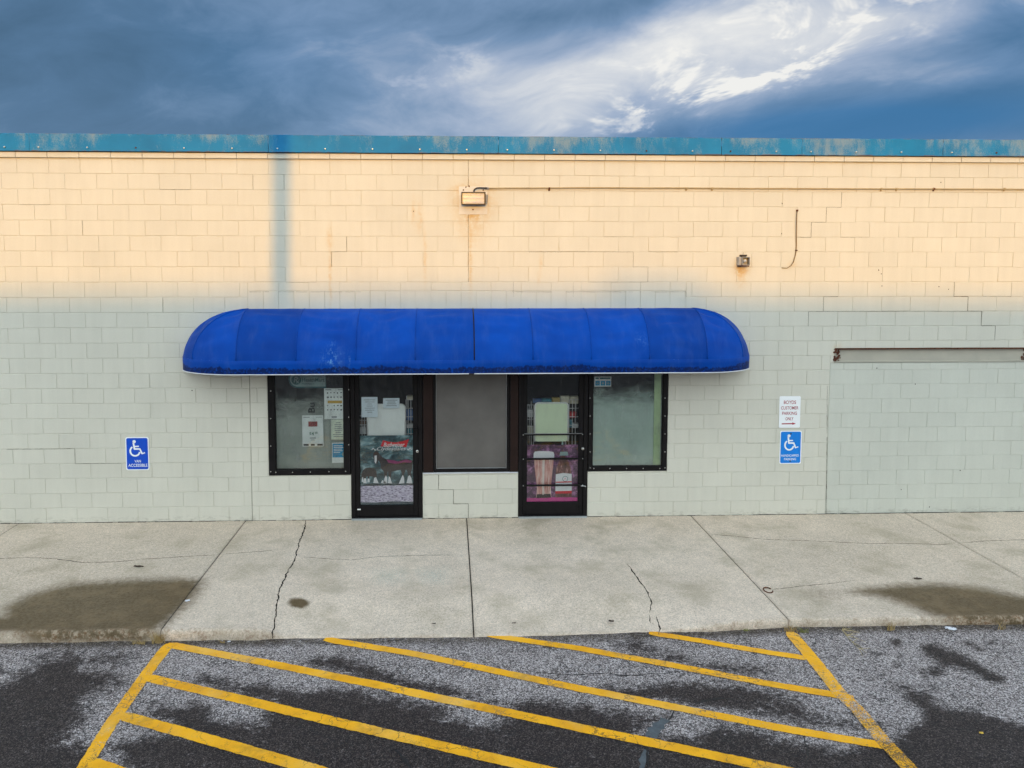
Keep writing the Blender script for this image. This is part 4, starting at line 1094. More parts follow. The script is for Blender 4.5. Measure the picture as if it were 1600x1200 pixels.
for a, b in ((0, 5), (5, 10)):
    n = 110; vs = []; fs = []
    for i in range(n + 1):
        u = a + (b - a) * i / n; p = rim(u); u2 = u
        fl = .006 * mnoise.noise((u * 2.5, 0, 0)); ox, oy = p[0] - (xs0 if u < 1 else xs1 if u > 9 else p[0]), p[1]; q = math.hypot(ox, oy) or 1
        for tz, bl in ((0, 0), (.02, .004), (.33, .004), (.66, .002), (1, 0)):
            vs.append((p[0] + ox / q * (bl + fl * tz), p[1] + oy / q * (bl + fl * tz), ZV1 + (ZV0 - ZV1) * tz))
    for i in range(n):
        for k in range(4): k_ = i * 5 + k; fs.append((k_, k_ + 1, k_ + 6, k_ + 5))
    obj('valance', mesh('valance', vs, fs, 'blue canvas', True), awn)
    pts = [(vs[i * 5 + 4][0], vs[i * 5 + 4][1] - .001, vs[i * 5 + 4][2] - .004) for i in range(n + 1)]
    if a == 0: pts = [p for p in pts if p[0] < -.0]
    MB().tube(pts, .0065, 8).build('piping', M_PIPING, awn, True)
fr = [rim(u) for u in np.linspace(0, 10, 80)]
MB().tube([((xs0 + xs1) / 2 + (p[0] - (xs0 + xs1) / 2) * .985, p[1] * .93, ZV0 + .06) for p in fr], .014, 8).build('frame_tube', M_GALV, awn, True)
for u in (1, 3, 5, 7, 9):
    p = rim(u); MB().tube([(p[0], p[1] * .95, ZV0 + .02), (p[0], -.01, ZV0 + .02)], .012, 8).build('rafter', M_GALV, awn, True)

# ================================================================== WALL FITTINGS
# flood light
fl = Loc(739, 311); FX, FZ = fl.X, fl.Z
lamp = thing('flood_light', 'rectangular flood light on a cream patch high on the sunlit wall', 'light', (FX, 0, FZ))
pa, pb = fl(717, 335), fl(761.5, 291.5)
MB().cbox(pa[0], pb[0], -.0060, -.0020, pa[1], pb[1], .0015).build('back_patch', M_PLATE, lamp)
a, b = fl(720.5, 321), fl(758, 301.2)
hs = MB(); hs.cbox(a[0] + .01, b[0] - .01, -.10, -.03, a[1] + .01, b[1] - .012, .006)
for k in range(9): x = a[0] + .02 + (b[0] - a[0] - .04) * k / 8; hs.box(x - .004, x + .004, -.036, -.012, a[1] + .02, b[1] - .02)
hs.build('housing', M_LAMP, lamp)
MB().ring(a[0], b[0], a[1], b[1], .016, -.122, -.09, .004).build('bezel', M_LAMP, lamp)
lens = MB().box(a[0] + .014, b[0] - .014, -.108, -.101, a[1] + .014, b[1] - .014).build('lens', M_LAMPGLASS, lamp)
for k in range(9):
    for r_ in range(3):
        x = a[0] + .034 + (b[0] - a[0] - .068) * k / 8; z = a[1] + .034 + (b[1] - a[1] - .068) * r_ / 2
        MB().lathe_y(x, z, [(-.1135, .007), (-.111, .011), (-.107, .012)], 8).build('reflector', M_LAMPGLASS, lens)
c = fl(762, 308); br = MB(); br.cbox(b[0] + .002, b[0] + .010, -.115, -.02, c[1] - .07, c[1] + .03, .003); br.box(b[0] - .06, b[0] + .002, -.024, -.008, c[1] - .02, c[1] + .02); br.add([(b[0] + .01, -.10, c[1] + .02), (b[0] + .038, -.05, c[1] + .03), (b[0] + .028, -.03, c[1] - .09), (b[0] + .01, -.08, c[1] - .1)], [(0, 1, 2, 3), (3, 2, 1, 0)])
br.build('bracket', M_GALV, lamp)
p0 = fl(740, 300); p1 = fl(747, 294); p2 = fl(764, 294.5)
MB().tube([(p0[0], -.06, p0[1]), (p0[0] + .01, -.055, p0[1] + .028), ((p0[0] + p1[0]) / 2 + .012, -.05, p1[1] - .004), (p1[0] + .02, -.045, p1[1]), (p2[0] - .03, -.04, p2[1])], .011, 8).build('flex_whip', M_LAMP, lamp, True)
MB().tube([(p2[0] - .06, -.03, p2[1] + .002), (p2[0] - .045, -.03, p2[1] + .002), (p2[0] - .004, -.03, p2[1])], [.013, .016, .012], 8).build('coupling', M_GALV, lamp, True)
rs = MB()
for px_, py_ in ((728, 292.5), (724, 297), (739, 327.5), (755, 297), (733, 291)):
    q = fl(px_, py_); rs.lathe_y(q[0], q[1], [(-.011, .004), (-.010, .009), (-.006, .010)], 8)
rs.build('rusty_bolts', M_RUST, lamp)
# conduit running right from the flood light
cpts = [p2] + [W(x_, y_) for x_, y_ in ((900, 293.4), (1100, 294.2), (1300, 295), (1500, 295.6), (1600, 296), (1800, 297))]
X0c, Z0c = cpts[0]
cond = thing('conduit', 'thin tan conduit running along the sunlit wall from the flood light', 'conduit', (X0c, 0, Z0c))
cp = []
for (aa, bb) in zip(cpts, cpts[1:]):
    n = 10
    for q in range(n): x = aa[0] + (bb[0] - aa[0]) * q / n; cp.append((x, -.020, aa[1] + (bb[1] - aa[1]) * q / n + .003 * mnoise.noise((x * 1.2, 0, 0))))
cp.append((cpts[-1][0], -.02, cpts[-1][1])); 
MB().tube(cp, .0095, 8).build('pipe', M_CONDUIT, cond, True)
for px_ in (858, 1072, 1112, 1376, 1400, 1458, 1568):
    X_, Z_ = W(px_, 294.6 if px_ < 1200 else 295.3)
    MB().cbox(X_ - .011, X_ + .011, -.033, -.004, Z_ - .014, Z_ + .014, .004).cbox(X_ - .011, X_ + .011, -.010, -.003, Z_ - .032, Z_ - .014, .002).build('strap', M_CONDUIT if px_ % 3 else M_RUST, cond)
# small open lamp box
bx = Loc(1158.5, 407); BX, BZ = bx.X, bx.Z
box = thing('wall_lamp_box', 'small open metal lamp box with a white bulb on the sunlit wall', 'lamp', (BX, 0, BZ))
a, b = bx(1150.5, 415), bx(1167.5, 401.5)
MB().cbox(a[0], a[0] + .045, -.075, -.003, a[1] + .004, b[1], .004).build('side_panel', M_GALV, box)
h = MB(); h.ring(a[0] + .046, b[0], a[1] + .004, b[1], .009, -.095, -.004, .002)
h.box(a[0] + .05, b[0] - .004, -.016, -.004, a[1] + .01, b[1] - .01); h.build('case', M_GALV, box)
q = bx(1160.8, 407.6)
MB().lathe_y(q[0], q[1], [(-.088, .006), (-.084, .016), (-.07, .021), (-.055, .017), (-.04, .010), (-.016, .010)], 14).build('bulb', M_WHITE, box, True)
MB().box(a[0] + .01, b[0] - .008, -.085, -.01, a[1] - .012, a[1] + .002).build('base_plate', M_RUST, box)
tp = MB(); t0, t1, t2 = bx(1155, 401), bx(1160.2, 398), bx(1165, 401)
tp.cbox(t0[0], t1[0] - .003, -.05, -.006, t0[1] + .003, t1[1], .004); tp.cbox(t1[0] + .003, t2[0], -.05, -.006, t0[1] + .003, t1[1], .004); tp.build('clamp', M_LAMP, box)
MB().tube([(t1[0], -.02, t1[1]), (t1[0] + .002, -.018, t1[1] + .03)], .003, 6).build('wire_stub', M_GALV, box)
# loose cable
cpx = [(1245, 329), (1244, 336), (1243.5, 350), (1243.6, 370), (1243.8, 385), (1243.5, 391), (1242, 399), (1239, 409), (1235, 415), (1229, 419), (1221, 418.5)]
cc = [W(*p) for p in cpx]; cab = thing('loose_cable', 'short brown cable end hanging in a curve on the sunlit wall', 'cable', (cc[0][0], 0, cc[0][1]))
MB().tube([(p[0], -.012 - .006 * math.sin(i), p[1]) for i, p in enumerate(cc)], [.0075] * 6 + [.0065] * 2 + [.005] * 3, 8).build('sheath', M_CABLE, cab, True)
MB().cbox(cc[0][0] - .012, cc[0][0] + .012, -.024, -.002, cc[0][1] - .012, cc[0][1] + .012, .004).build('staple', M_RUST, cab)
q = cc[5]; MB().cbox(q[0] - .012, q[0] + .014, -.026, -.002, q[1] - .009, q[1] + .006, .003).build('clip', M_RUST, cab)

# ------------------------------------------------------------------ signs
def wheelchair(parent, T, s, mat, y):                 # T maps zoomed picture coordinates to the wall
    m = MB(); m.poly(circle(*T(458, 297), 38 * s), y)
    m.stroke([T(440, 320), T(450, 400), T(460, 470)], 40 * s, y)
    m.stroke([T(455, 411), T(565, 409)], 32 * s, y + .0001)
    m.stroke([T(445, 470), T(588, 470)], 40 * s, y + .0002)
    m.stroke([T(580, 455), T(640, 590)], 36 * s, y + .0001); m.stroke([T(632, 583), T(705, 558)], 28 * s, y + .0003)
    c = (472, 518); arc = [T(c[0] + 112 * math.cos(math.radians(a)), c[1] + 112 * math.sin(math.radians(a))) for a in range(12, 246, 9)]
    m.stroke(arc, 40 * s, y + .0004)
    return m.build('wheelchair_symbol', mat, parent)
def sign(name, label, x0, y0, x1, y1, face, edge, rad):
    L = Loc((x0 + x1) / 2, (y0 + y1) / 2); a, b = L(x0, y1), L(x1, y0)
    o = thing(name, label, 'sign', (L.X, 0, a[1]))
    MB().poly(rrect(a[0], b[0], a[1], b[1], rad), -.006, .0025).build('plate', M_SIGNWHITE, o)
    MB().poly(rrect(a[0] + edge, b[0] - edge, a[1] + edge, b[1] - edge, rad * .8), -.0068, .0007).build('face', face, o)
    return o, L
o, L = sign('parking_sign', 'dark blue van accessible wheelchair sign on the left block wall', 196.6, 682.8, 233.2, 734.6, M_SIGNBLUE, .014, .028)
T = lambda u, v: L(180 + u / 15, 670 + v / 15)
wheelchair(o, T, L.sx / 15, M_SIGNWHITE, -.0076)
c = T(528, 755); text('VAN', 'lettering', o, c[0], c[1], 62 * L.sz / 15, 150 * L.sx / 15, -.0076, M_SIGNWHITE, .012)
c = T(530, 852); text('ACCESSIBLE', 'lettering', o, c[0], c[1], 70 * L.sz / 15, 450 * L.sx / 15, -.0076, M_SIGNWHITE, .012)
o, L = sign('parking_sign', 'white customer parking only sign with maroon letters and arrow', 1217.2, 619, 1250.2, 668.2, M_SIGNWHITE, .006, .016)
T = lambda u, v: L(1200 + u / 10, 610 + v / 10)
for s_, v, w_, h_ in (('BOYDS', 184, 190, 54), ('CUSTOMER', 272, 270, 50), ('PARKING', 356, 232, 50), ('ONLY', 441, 122, 50)):
    c = T(334, v); text(s_, 'lettering', o, c[0], c[1], h_ * L.sz / 10, w_ * L.sx / 10, -.0076, M_SIGNRED, .010)
ar = MB().stroke([T(216, 520), T(390, 518)], 17 * L.sz / 10, -.0076); ar.poly([T(380, 498), T(436, 517), T(384, 537)], -.0077); ar.build('arrow', M_SIGNRED, o)
for v in (108, 552): q = T(336, v); MB().lathe_y(q[0], q[1], [(-.0085, .003), (-.008, .006), (-.005, .007)], 8).build('screw', M_SIGNWHITE, o)
o, L = sign('parking_sign', 'bright blue handicapped parking sign below the white customer sign', 1217.9, 673, 1252, 724.6, M_SIGNSKY, .013, .024)
T = lambda u, v: L(1200 + u / 10, 610 + v / 10)
T2 = lambda u, v: T(320 + (u - 458) * .60, 708 + (v - 297) * .655)
wheelchair(o, T2, L.sx / 10 * .61, M_SIGNWHITE, -.0076)
c = T(345, 1016); text('HANDICAPPED', 'lettering', o, c[0], c[1], 36 * L.sz / 10, 272 * L.sx / 10, -.0076, M_SIGNWHITE, .008)
c = T(346, 1072); text('PARKING', 'lettering', o, c[0], c[1], 36 * L.sz / 10, 186 * L.sx / 10, -.0076, M_SIGNWHITE, .008)
for v in (677, 1103): q = T(348, v); MB().lathe_y(q[0], q[1], [(-.0095, .005), (-.009, .010), (-.006, .012)], 8).build('screw', M_INKD, o)

# ------------------------------------------------------------------ notices in the left window
YG = .029
def sheet(name, label, cat, x0, y0, x1, y1, mat, Y=YG, group=None, tiltpx=0):
    L = Loc((x0 + x1) / 2, (y0 + y1) / 2, Y); a, b = L(x0, y1), L(x1, y0)
    o = thing(name, label, cat, (L.X, Y, a[1]), group)
    MB().poly([L(x0, y0), L(x1, y0 + tiltpx), L(x1, y1 + tiltpx), L(x0, y1)], Y, .0012).build('sheet', mat, o)
    return o, L
def printed(o, L, rects_, mat, Y, name='print'):
    m = MB()
    for (x0, y0, x1, y1) in rects_: m.poly([L(x0, y0), L(x1, y0), L(x1, y1), L(x0, y1)], Y - .0011, .0008)
    return m.build(name, mat, o)
o, L = sheet('flyer', 'white price flyer reading four dollars in the left window', 'flyer', 472.3, 649, 505.2, 697.6, M_PAPER)
printed(o, L, [(482, 658.6, 496, 666.5)], simple('flyer picture', (.34, .06, .05), .7, .5, 60, bump=0), YG, 'picture'); printed(o, L, [(474, 693.6, 482, 696.4), (485.5, 693.6, 491.5, 696.4), (495.5, 693.6, 504, 696.4)], M_INKD, YG); printed(o, L, [(484, 683.8, 493.5, 685), (485.5, 687, 491, 687.8), (474.5, 651.5, 484, 652.4), (494, 651.5, 503, 652.2)], M_INK, YG)
c = L(488, 678); text('$4', 'lettering', o, c[0] - .01, c[1], 6.2 * L.sz, 7.0 * L.sx, YG - .0012, M_INKG, .02)
c = L(494, 676.2); text('00', 'lettering', o, c[0], c[1], 3.2 * L.sz, 4.2 * L.sx, YG - .0012, M_INKG, .02)
o, L = sheet('calendar_sheet', 'large printed sheet with a yellow band in the left window', 'notice', 506.6, 606.8, 539, 654.8, M_PAPER)
rs_ = []
for ry in range(5):
    for cx_ in range(5): 
        if rb.random() < .85 and not (ry == 2): rs_.append((511 + cx_ * 5.2, 613 + ry * 6.6, 511 + cx_ * 5.2 + rb.uniform(1.2, 3.2), 613 + ry * 6.6 + rb.uniform(1, 2.4)))
printed(o, L, rs_, M_INKD, YG); printed(o, L, [(512, 626, 534.5, 630.2)], M_INKY, YG, 'yellow_band'); printed(o, L, [(508.5, 608.5, 518, 609.6), (528, 608.5, 536.5, 609.4), (518, 650.5, 526, 652.6)], M_INK, YG)
o, L = sheet('notice', 'pale green typed notice below the printed sheet in the left window', 'notice', 517.4, 655.6, 543, 686.8, M_PAPERY)
printed(o, L, [(527 - w_, 660 + k * 3.1, 530 + w_, 660.8 + k * 3.1) for k, w_ in enumerate((2, 4, 3.5, 4.5, 4, 3, 7, 6))], M_INK, YG)
o, L = sheet('leaflet', 'sky blue and white leaflet low in the left window', 'leaflet', 518.7, 691.8, 543.3, 723.4, M_PAPER, YG, None, -.6)
printed(o, L, [(519.8, 693.2, 542.8, 714.6)], M_CYAN, YG, 'blue_field'); printed(o, L, [(521.5, 696 + k * 2.6, 521.5 + w_, 697 + k * 2.6) for k, w_ in enumerate((14, 15, 13, 14, 10))], M_PAPER, YG - .0006)
c = L(539, 709.8); MB().poly(circle(c[0] - .005, c[1], .036), YG - .0022, .0008).build('round_picture', M_TEALW, o)
# pharmacy sticker under the awning
L = Loc(481, 594, YG); o = thing('pharmacy_sticker', 'teal round-ended pharmacy sticker at the top of the left window', 'sticker', (L.X, YG, L(481, 606)[1]))
a, b = L(450.5, 606.5), L(509.5, 578); r_ = (b[1] - a[1]) / 2
MB().poly([(b[0], a[1]), (b[0], b[1])] + [(a[0] + r_ + r_ * math.cos(q), (a[1] + b[1]) / 2 + r_ * math.sin(q)) for q in np.linspace(math.pi / 2, 3 * math.pi / 2, 16)], YG, .0012).build('border', M_TEAL, o)
a, b = L(453, 604), L(508.5, 580); r_ = (b[1] - a[1]) / 2
MB().poly([(b[0], a[1]), (b[0], b[1])] + [(a[0] + r_ + r_ * math.cos(q), (a[1] + b[1]) / 2 + r_ * math.sin(q)) for q in np.linspace(math.pi / 2, 3 * math.pi / 2, 16)], YG - .001, .0008).build('field', M_TEALW, o)
c = L(463, 593.5); MB().poly(circle(c[0], c[1], .066), YG - .002, .0008).build('emblem', M_TEAL, o)
text('R', 'lettering', o, c[0] - .008, c[1] + .004, .075, .055, YG - .0026, M_TEALW, .0, .25); MB().stroke([(c[0] - .005, c[1] - .005), (c[0] + .035, c[1] - .045)], .010, YG - .0026).stroke([(c[0] + .033, c[1] - .008), (c[0] + .003, c[1] - .045)], .008, YG - .0027).build('rx_stroke', M_TEALW, o)
c = L(489.5, 593.5); text('HealthMart', 'lettering', o, c[0], c[1], 6.0 * L.sz, 35 * L.sx, YG - .002, M_TEAL, .02)
c = L(481, 599.5); text('PHARMACY', 'lettering', o, c[0], c[1], 3.0 * L.sz, 19 * L.sx, YG - .002, M_TEAL, .0)
L = Loc(487, 637, YG + .004); o = thing('window_lettering', 'dark sideways letters stuck inside the left window', 'lettering', (L.X, YG, L.Z))
c = L(486.8, 637); text('Bu', 'letters', o, c[0], c[1], 10.5 * L.sx, 15.5 * L.sz, YG + .004, M_INKD, .02, 0, math.pi / 2)
# sticker in the right window
o, L = sheet('icon_sticker', 'small blue sticker with three icons in the right window', 'sticker', 928.8, 588.5, 955, 604, M_PAPER)
printed(o, L, [(930.2, 589.8, 935.5, 592.2), (937, 589.8, 953.8, 592.4)], M_TEAL, YG); printed(o, L, [(930.2, 595.2, 937.3, 602.4), (938.6, 595.2, 945.6, 602.4), (946.9, 595.2, 953.9, 602.4)], M_CYAN, YG, 'icon_field')
m_ = MB()
for px_ in (933.7, 942, 950.4): m_.poly(circle(*L(px_, 599), .018, .014, 10), YG - .0022, .0008)
m_.build('icons', M_TEALW, o)

# ------------------------------------------------------------------ boards, notices and posters in the doors
YD = .046
def board(label, x0, y0, x1, y1, mat, Y, rad):
    L = Loc((x0 + x1) / 2, (y0 + y1) / 2, Y); a, b = L(x0, y1), L(x1, y0)
    o = thing('display_board', label, 'board', (L.X, Y, a[1]))
    MB().poly(rrect(a[0] + .02, b[0] - .02, a[1], b[1] - .02, rad), Y + .008, .012).build('panel', mat, o)
    m = MB(); pts = [(a[0] + .012, a[1])] + [(q[0], q[1]) for q in rrect(a[0] + .012, b[0] - .012, a[1] - .2, b[1] - .012, rad + .02, 6)[:14][::-1]]
    pts = [(a[0] + .012, a[1])] + [p for p in rrect(a[0] + .012, b[0] - .012, a[1] - .3, b[1] - .012, rad + .02, 6)[7:14][::-1]] + [p for p in rrect(a[0] + .012, b[0] - .012, a[1] - .3, b[1] - .012, rad + .02, 6)[0:7][::-1]] + [(b[0] - .012, a[1])]
    m.tube([(p[0], Y + .012, p[1]) for p in pts], .012, 8); m.build('rim', M_BOARDEDGE, o, True)
    return o
board('white rounded board standing behind the left door glass', 573, 631, 634, 690, M_BOARD, .075, .03)
board('pale green rounded board standing behind the right door glass', 834.5, 628.5, 889, 690, M_BOARDG, .075, .03)
o, L = sheet('notice', 'tall typed notice taped at upper left of the left door', 'notice', 564.8, 620.4, 590, 652, M_PAPERB, YD)
printed(o, L, [(577 - w_, 624.5 + k * 3.2, 578.5 + w_, 625.2 + k * 3.2) for k, w_ in enumerate((8, 7, 3, 4, 7, 6.5, 3))], M_INK, YD)
o, L = sheet('notice', 'wide typed notice taped at upper right of the left door', 'notice', 598.6, 622, 624.2, 638, M_PAPERB, YD)
printed(o, L, [(611.5 - w_, 624.8 + k * 2.9, 612 + w_, 625.7 + k * 2.9) for k, w_ in enumerate((9, 6, 7, 8))], M_INK, YD)
def poster_mat(name, stops, scale, stretch=(1, 1, 1), detail=6):
    m, t, b = new_mat(name); p = t.pos()
    n = t.noise(t.v('MULTIPLY', p, stretch), scale, detail, .68, .4)
    t.set(b.inputs['Base Color'], t.ramp(n, stops)); b.inputs['Roughness'].default_value = .5
    return m
P_TEAL = poster_mat('poster teal mist', [(.36, (.012, .03, .038)), (.49, (.05, .125, .145)), (.58, (.22, .38, .41)), (.70, (.60, .75, .77))], 4.5, (1, 1, 1.6))
P_ROCK = poster_mat('poster pale rocks', [(.36, (.04, .03, .06)), (.44, (.50, .42, .58)), (.55, (.84, .78, .90)), (.75, (.92, .89, .95))], 26, (1, 1, 2.2))
P_WATER = poster_mat('poster water', [(.35, (.03, .05, .06)), (.6, (.14, .19, .21)), (.8, (.42, .46, .5))], 16, (.5, 1, 3))
P_HORSE = poster_mat('poster horse coat', [(.3, (.020, .014, .014)), (.6, (.055, .038, .036)), (.8, (.16, .07, .09))], 8)
P_MAG = simple('poster magenta', (.72, .07, .34), .6, .2, 12, bump=0)
P_PLUM = poster_mat('poster plum', [(.3, (.04, .025, .045)), (.50, (.15, .06, .13)), (.66, (.58, .26, .50))], 12)
P_BEER = poster_mat('poster beer', [(.30, (.45, .13, .11)), (.5, (.80, .42, .36)), (.68, (.94, .80, .74))], 14, (3, 1, .35))
P_BOTTLE = poster_mat('poster bottle', [(.3, (.05, .022, .02)), (.55, (.24, .09, .08)), (.72, (.80, .45, .42))], 9, (2.5, 1, .7))
# left: horses drinking by the river
Lp = Loc(603, 736, YD); o = thing('door_poster', 'poster of dark horses by a stream under a red emblem on the left door', 'poster', (Lp.X, YD, Lp(603, 790)[1]))
T = lambda u, v: Lp(535 + u / 5, 575 + v / 5)
def pp(name, pts, mat, layer): 
    return MB().poly([T(*p) for p in pts], YD - .0008 * layer, .0007).build(name, mat, o)
MB().poly([T(132, 528), T(553, 528), T(553, 1079), T(132, 1079)], YD, .0012).build('sheet', P_TEAL, o)
rk = [(132, 922)] + [(132 + 421 * k / 14, 912 + 9 * math.sin(k * 2.3)) for k in range(1, 14)] + [(553, 916), (553, 1048), (400, 1042), (250, 1050), (132, 1046)]
pp('rocks', rk, P_ROCK, 1); pp('water', [(132, 1046), (250, 1050), (400, 1042), (553, 1048), (553, 1078), (132, 1078)], P_WATER, 1); pp('far_bank', [(132, 902), (330, 896), (553, 900), (553, 916), (132, 920)], MATS['poster water'], 1)
horse = [(550, 730), (520, 712), (470, 716), (430, 728), (390, 718), (345, 712), (318, 700), (292, 672), (276, 652), (262, 646), (244, 664), (242, 690), (250, 735), (262, 752), (276, 742), (284, 722), (298, 748), (302, 785), (322, 806), (345, 812), (400, 808), (450, 796), (500, 796), (545, 790)]
pp('horse', horse, P_HORSE, 2); pp('horse_blaze', [(252, 684), (270, 682), (270, 722), (262, 748), (252, 732)], M_SIGNWHITE, 3)
pp('horse_back', [(345, 716), (400, 722), (440, 732), (500, 716), (545, 728), (535, 742), (480, 738), (420, 750), (360, 740)], simple('poster horse sheen', (.34, .05, .17), .6, .3, 14, bump=0), 3)
pp('horse', [(150, 822), (160, 800), (180, 782), (215, 776), (248, 784), (266, 806), (270, 840), (244, 848), (205, 842), (178, 850), (168, 872), (154, 878), (146, 850)], P_HORSE, 2)
for pts in ([(322, 800), (352, 806), (348, 866), (330, 866)], [(356, 800), (384, 802), (378, 866), (362, 866)], [(452, 790), (496, 790), (484, 830), (478, 866), (458, 866), (466, 830)], [(500, 786), (545, 780), (534, 828), (536, 866), (514, 866), (512, 828)],
            [(168, 838), (186, 838), (184, 868), (170, 868)], [(240, 838), (266, 830), (266, 868), (248, 868)], [(196, 836), (212, 838), (210, 868), (198, 868)]): pp('horse_leg', pts, P_HORSE, 1.5)
for pts in ([(318, 902), (330, 856), (340, 838), (350, 858), (350, 902)], [(354, 900), (362, 846), (372, 852), (388, 902)], [(440, 904), (460, 858), (472, 836), (482, 858), (484, 902)], [(500, 902), (512, 850), (524, 838), (538, 858), (546, 902)],
            [(162, 898), (170, 860), (184, 860), (190, 898)], [(240, 898), (248, 856), (262, 850), (282, 898)], [(194, 892), (198, 862), (210, 862), (214, 892)], [(150, 888), (154, 850), (162, 850), (166, 888)]): pp('feathered_hoof', pts, M_SIGNWHITE, 3)
pp('river_foam', [(300, 898), (310, 876), (330, 884), (345, 900)], M_SIGNWHITE, 3)
pp('red_emblem', [(300, 612), (318, 565), (360, 576), (415, 584), (470, 574), (522, 558), (508, 598), (500, 622), (415, 606), (340, 618)], M_INKR, 2)
c = T(405, 600); text('Budweiser', 'lettering', o, c[0], c[1], 34 * Lp.sz / 5, 165 * Lp.sx / 5, YD - .0032, M_SIGNWHITE, .015, .3)
c = T(385, 634); text('Clydesdales', 'lettering', o, c[0], c[1], 38 * Lp.sz / 5, 225 * Lp.sx / 5, YD - .0036, M_SIGNWHITE, .005, .35)
sw = MB()
for s_, x0_ in ((-1, 265), (1, 508)): sw.stroke([T(x0_ + s_ * 34 * k / 8, 634 + 8 * math.sin(k * .9)) for k in range(9)], .010, YD - .0034)
sw.build('flourish', M_SIGNWHITE, o)
# right: glass of beer and bottle
Lq = Loc(864, 734, YD); o = thing('door_poster', 'poster of a tall beer glass and a bottle on the right door', 'poster', (Lq.X, YD, Lq(864, 786)[1]))
T = lambda u, v: Lq(800 + u / 5, 575 + v / 5)
def pq(name, pts, mat, layer): return MB().poly([T(*p) for p in pts], YD - .0008 * layer, .0007).build(name, mat, o)
MB().poly([T(116, 600), T(524, 600), T(524, 1054), T(116, 1054)], YD, .0012).build('sheet', P_PLUM, o)
pq('table_top', [(116, 1016), (320, 1010), (524, 1014), (524, 1052), (116, 1052)], P_MAG, 1)
pq('glass', [(172, 700), (326, 700), (322, 760), (312, 850), (304, 940), (308, 1008), (190, 1012), (196, 940), (186, 850), (176, 770)], P_BEER, 2)
pq('foam', [(168, 702), (168, 668), (176, 652), (210, 648), (290, 650), (322, 656), (330, 676), (328, 702)], M_SIGNWHITE, 3)
pq('glass_base', [(196, 985), (302, 982), (306, 1012), (192, 1016)], P_HORSE, 3); pq('glass_shine', [(236, 720), (256, 716), (250, 990), (238, 992)], simple('poster shine', (.92, .80, .74), .6, .1, 20, bump=0), 3)
pq('bottle', [(386, 660), (388, 640), (398, 638), (402, 660), (412, 690), (440, 730), (460, 790), (468, 860), (468, 1010), (340, 1012), (338, 860), (345, 790), (366, 730), (380, 690)], P_BOTTLE, 2)
pq('bottle_collar', [(370, 685), (376, 655), (432, 655), (438, 684)], M_TEALW, 3); pq('cap', [(384, 600), (388, 574), (396, 574), (400, 600)], M_TEALW, 2)
pq('bottle_label', [(342, 830), (400, 820), (466, 828), (468, 962), (340, 964)], M_SIGNWHITE, 3); pq('red_band', [(340, 962), (468, 960), (468, 980), (340, 982)], M_INKR, 4); pq('red_band', [(342, 888), (468, 886), (468, 894), (342, 896)], M_INKR, 4)
cc_ = T(416, 866); mq = MB(); mq.stroke([(cc_[0] + .036 * math.cos(q), cc_[1] + .036 * math.sin(q)) for q in np.linspace(0, 2 * math.pi, 20)], .006, YD - .0032); mq.build('crest', M_TEAL, o)
MB().stroke([(cc_[0] - .014, cc_[1] - .01), (cc_[0], cc_[1] + .014), (cc_[0] + .014, cc_[1] - .01)], .005, YD - .0033).build('crest', M_INKR, o)
# wire racks with goods, seen past the boards
def rack(label, px0, px1, py0, py1, Y, seed, cols):
    L = Loc((px0 + px1) / 2, (py0 + py1) / 2, Y); a, b = L(px0, py1), L(px1, py0)
    o = thing('wire_rack', label, 'rack', (L.X, Y + .1, 0)); m = MB(); r = random.Random(seed)
    for xx in np.linspace(a[0], b[0], cols): m.tube([(xx, Y + .02, .1), (xx, Y + .02, b[1])], .004, 5)
    for zz in np.linspace(a[1], b[1], 5): m.tube([(a[0], Y + .015, zz), (b[0], Y + .015, zz)], .004, 5)
    for xx in (a[0], b[0]): m.tube([(xx, Y + .02, .0), (xx, Y + .02, .12)], .01, 6); m.tube([(xx, Y + .3, .0), (xx, Y + .3, b[1])], .01, 6)
    m.build('wires', M_WHITE, o); return o, L
GM = [simple('goods ' + n, c, .6, .2, 30, bump=0) for n, c in (('red', (.45, .03, .03)), ('teal', (.06, .22, .26)), ('cream', (.6, .56, .42)), ('blue', (.08, .16, .34)), ('white', (.66, .68, .66)), ('brown', (.16, .10, .06)), ('gold', (.48, .36, .12)))]
rk1 = [('left of the board in the right door', 824, 834, 633, 678, 1), ('right of the board in the right door', 889.5, 905, 625, 678, 2), ('left of the board in the left door', 561.5, 573, 650, 678, 3), ('right of the board in the left door', 634, 646, 625, 678, 4)]
for lab, x0, x1, y0, y1, sd in rk1:
    rack('white wire rack of goods ' + lab, x0, x1, y0, y1, .16, sd, 4)
GOODS = [(833, 624, 846, 630, 3, 'pale blue packet lying above the green board, leftmost'), (847, 623.5, 862, 630, 1, 'teal packet lying above the green board'), (863, 622, 875, 630, 6, 'yellow packet lying above the green board'),
         (876, 619.5, 890, 630, 2, 'cream patterned carton above the green board'), (891, 620, 904, 631, 2, 'cream patterned carton at the top right of the rack'), (889.5, 644, 901, 653, 0, 'red box on the rack beside the green board'),
         (894, 662.5, 904.5, 669, 4, 'white card on the rack beside the green board'), (889.5, 657, 894, 668, 1, 'small grey tin on the rack beside the green board'), (824.5, 640, 833, 652, 4, 'pale bottle on the rack left of the green board'), (824.5, 667, 833, 677, 2, 'cream packet low on the rack left of the green board'),
         (635, 663, 646, 669, 4, 'white card on the rack beside the white board'), (635, 640, 646, 657, 3, 'dark blue box on the rack beside the white board'), (635.5, 670, 645.5, 679, 1, 'teal tin under the white card in the left door'), (562, 656, 572, 664, 5, 'brown packet on the rack left of the white board'), (562, 667, 572, 678, 4, 'pale packet low on the rack left of the white board'), (636, 619, 646, 625, 2, 'cream packet at the top of the rack in the left door')]
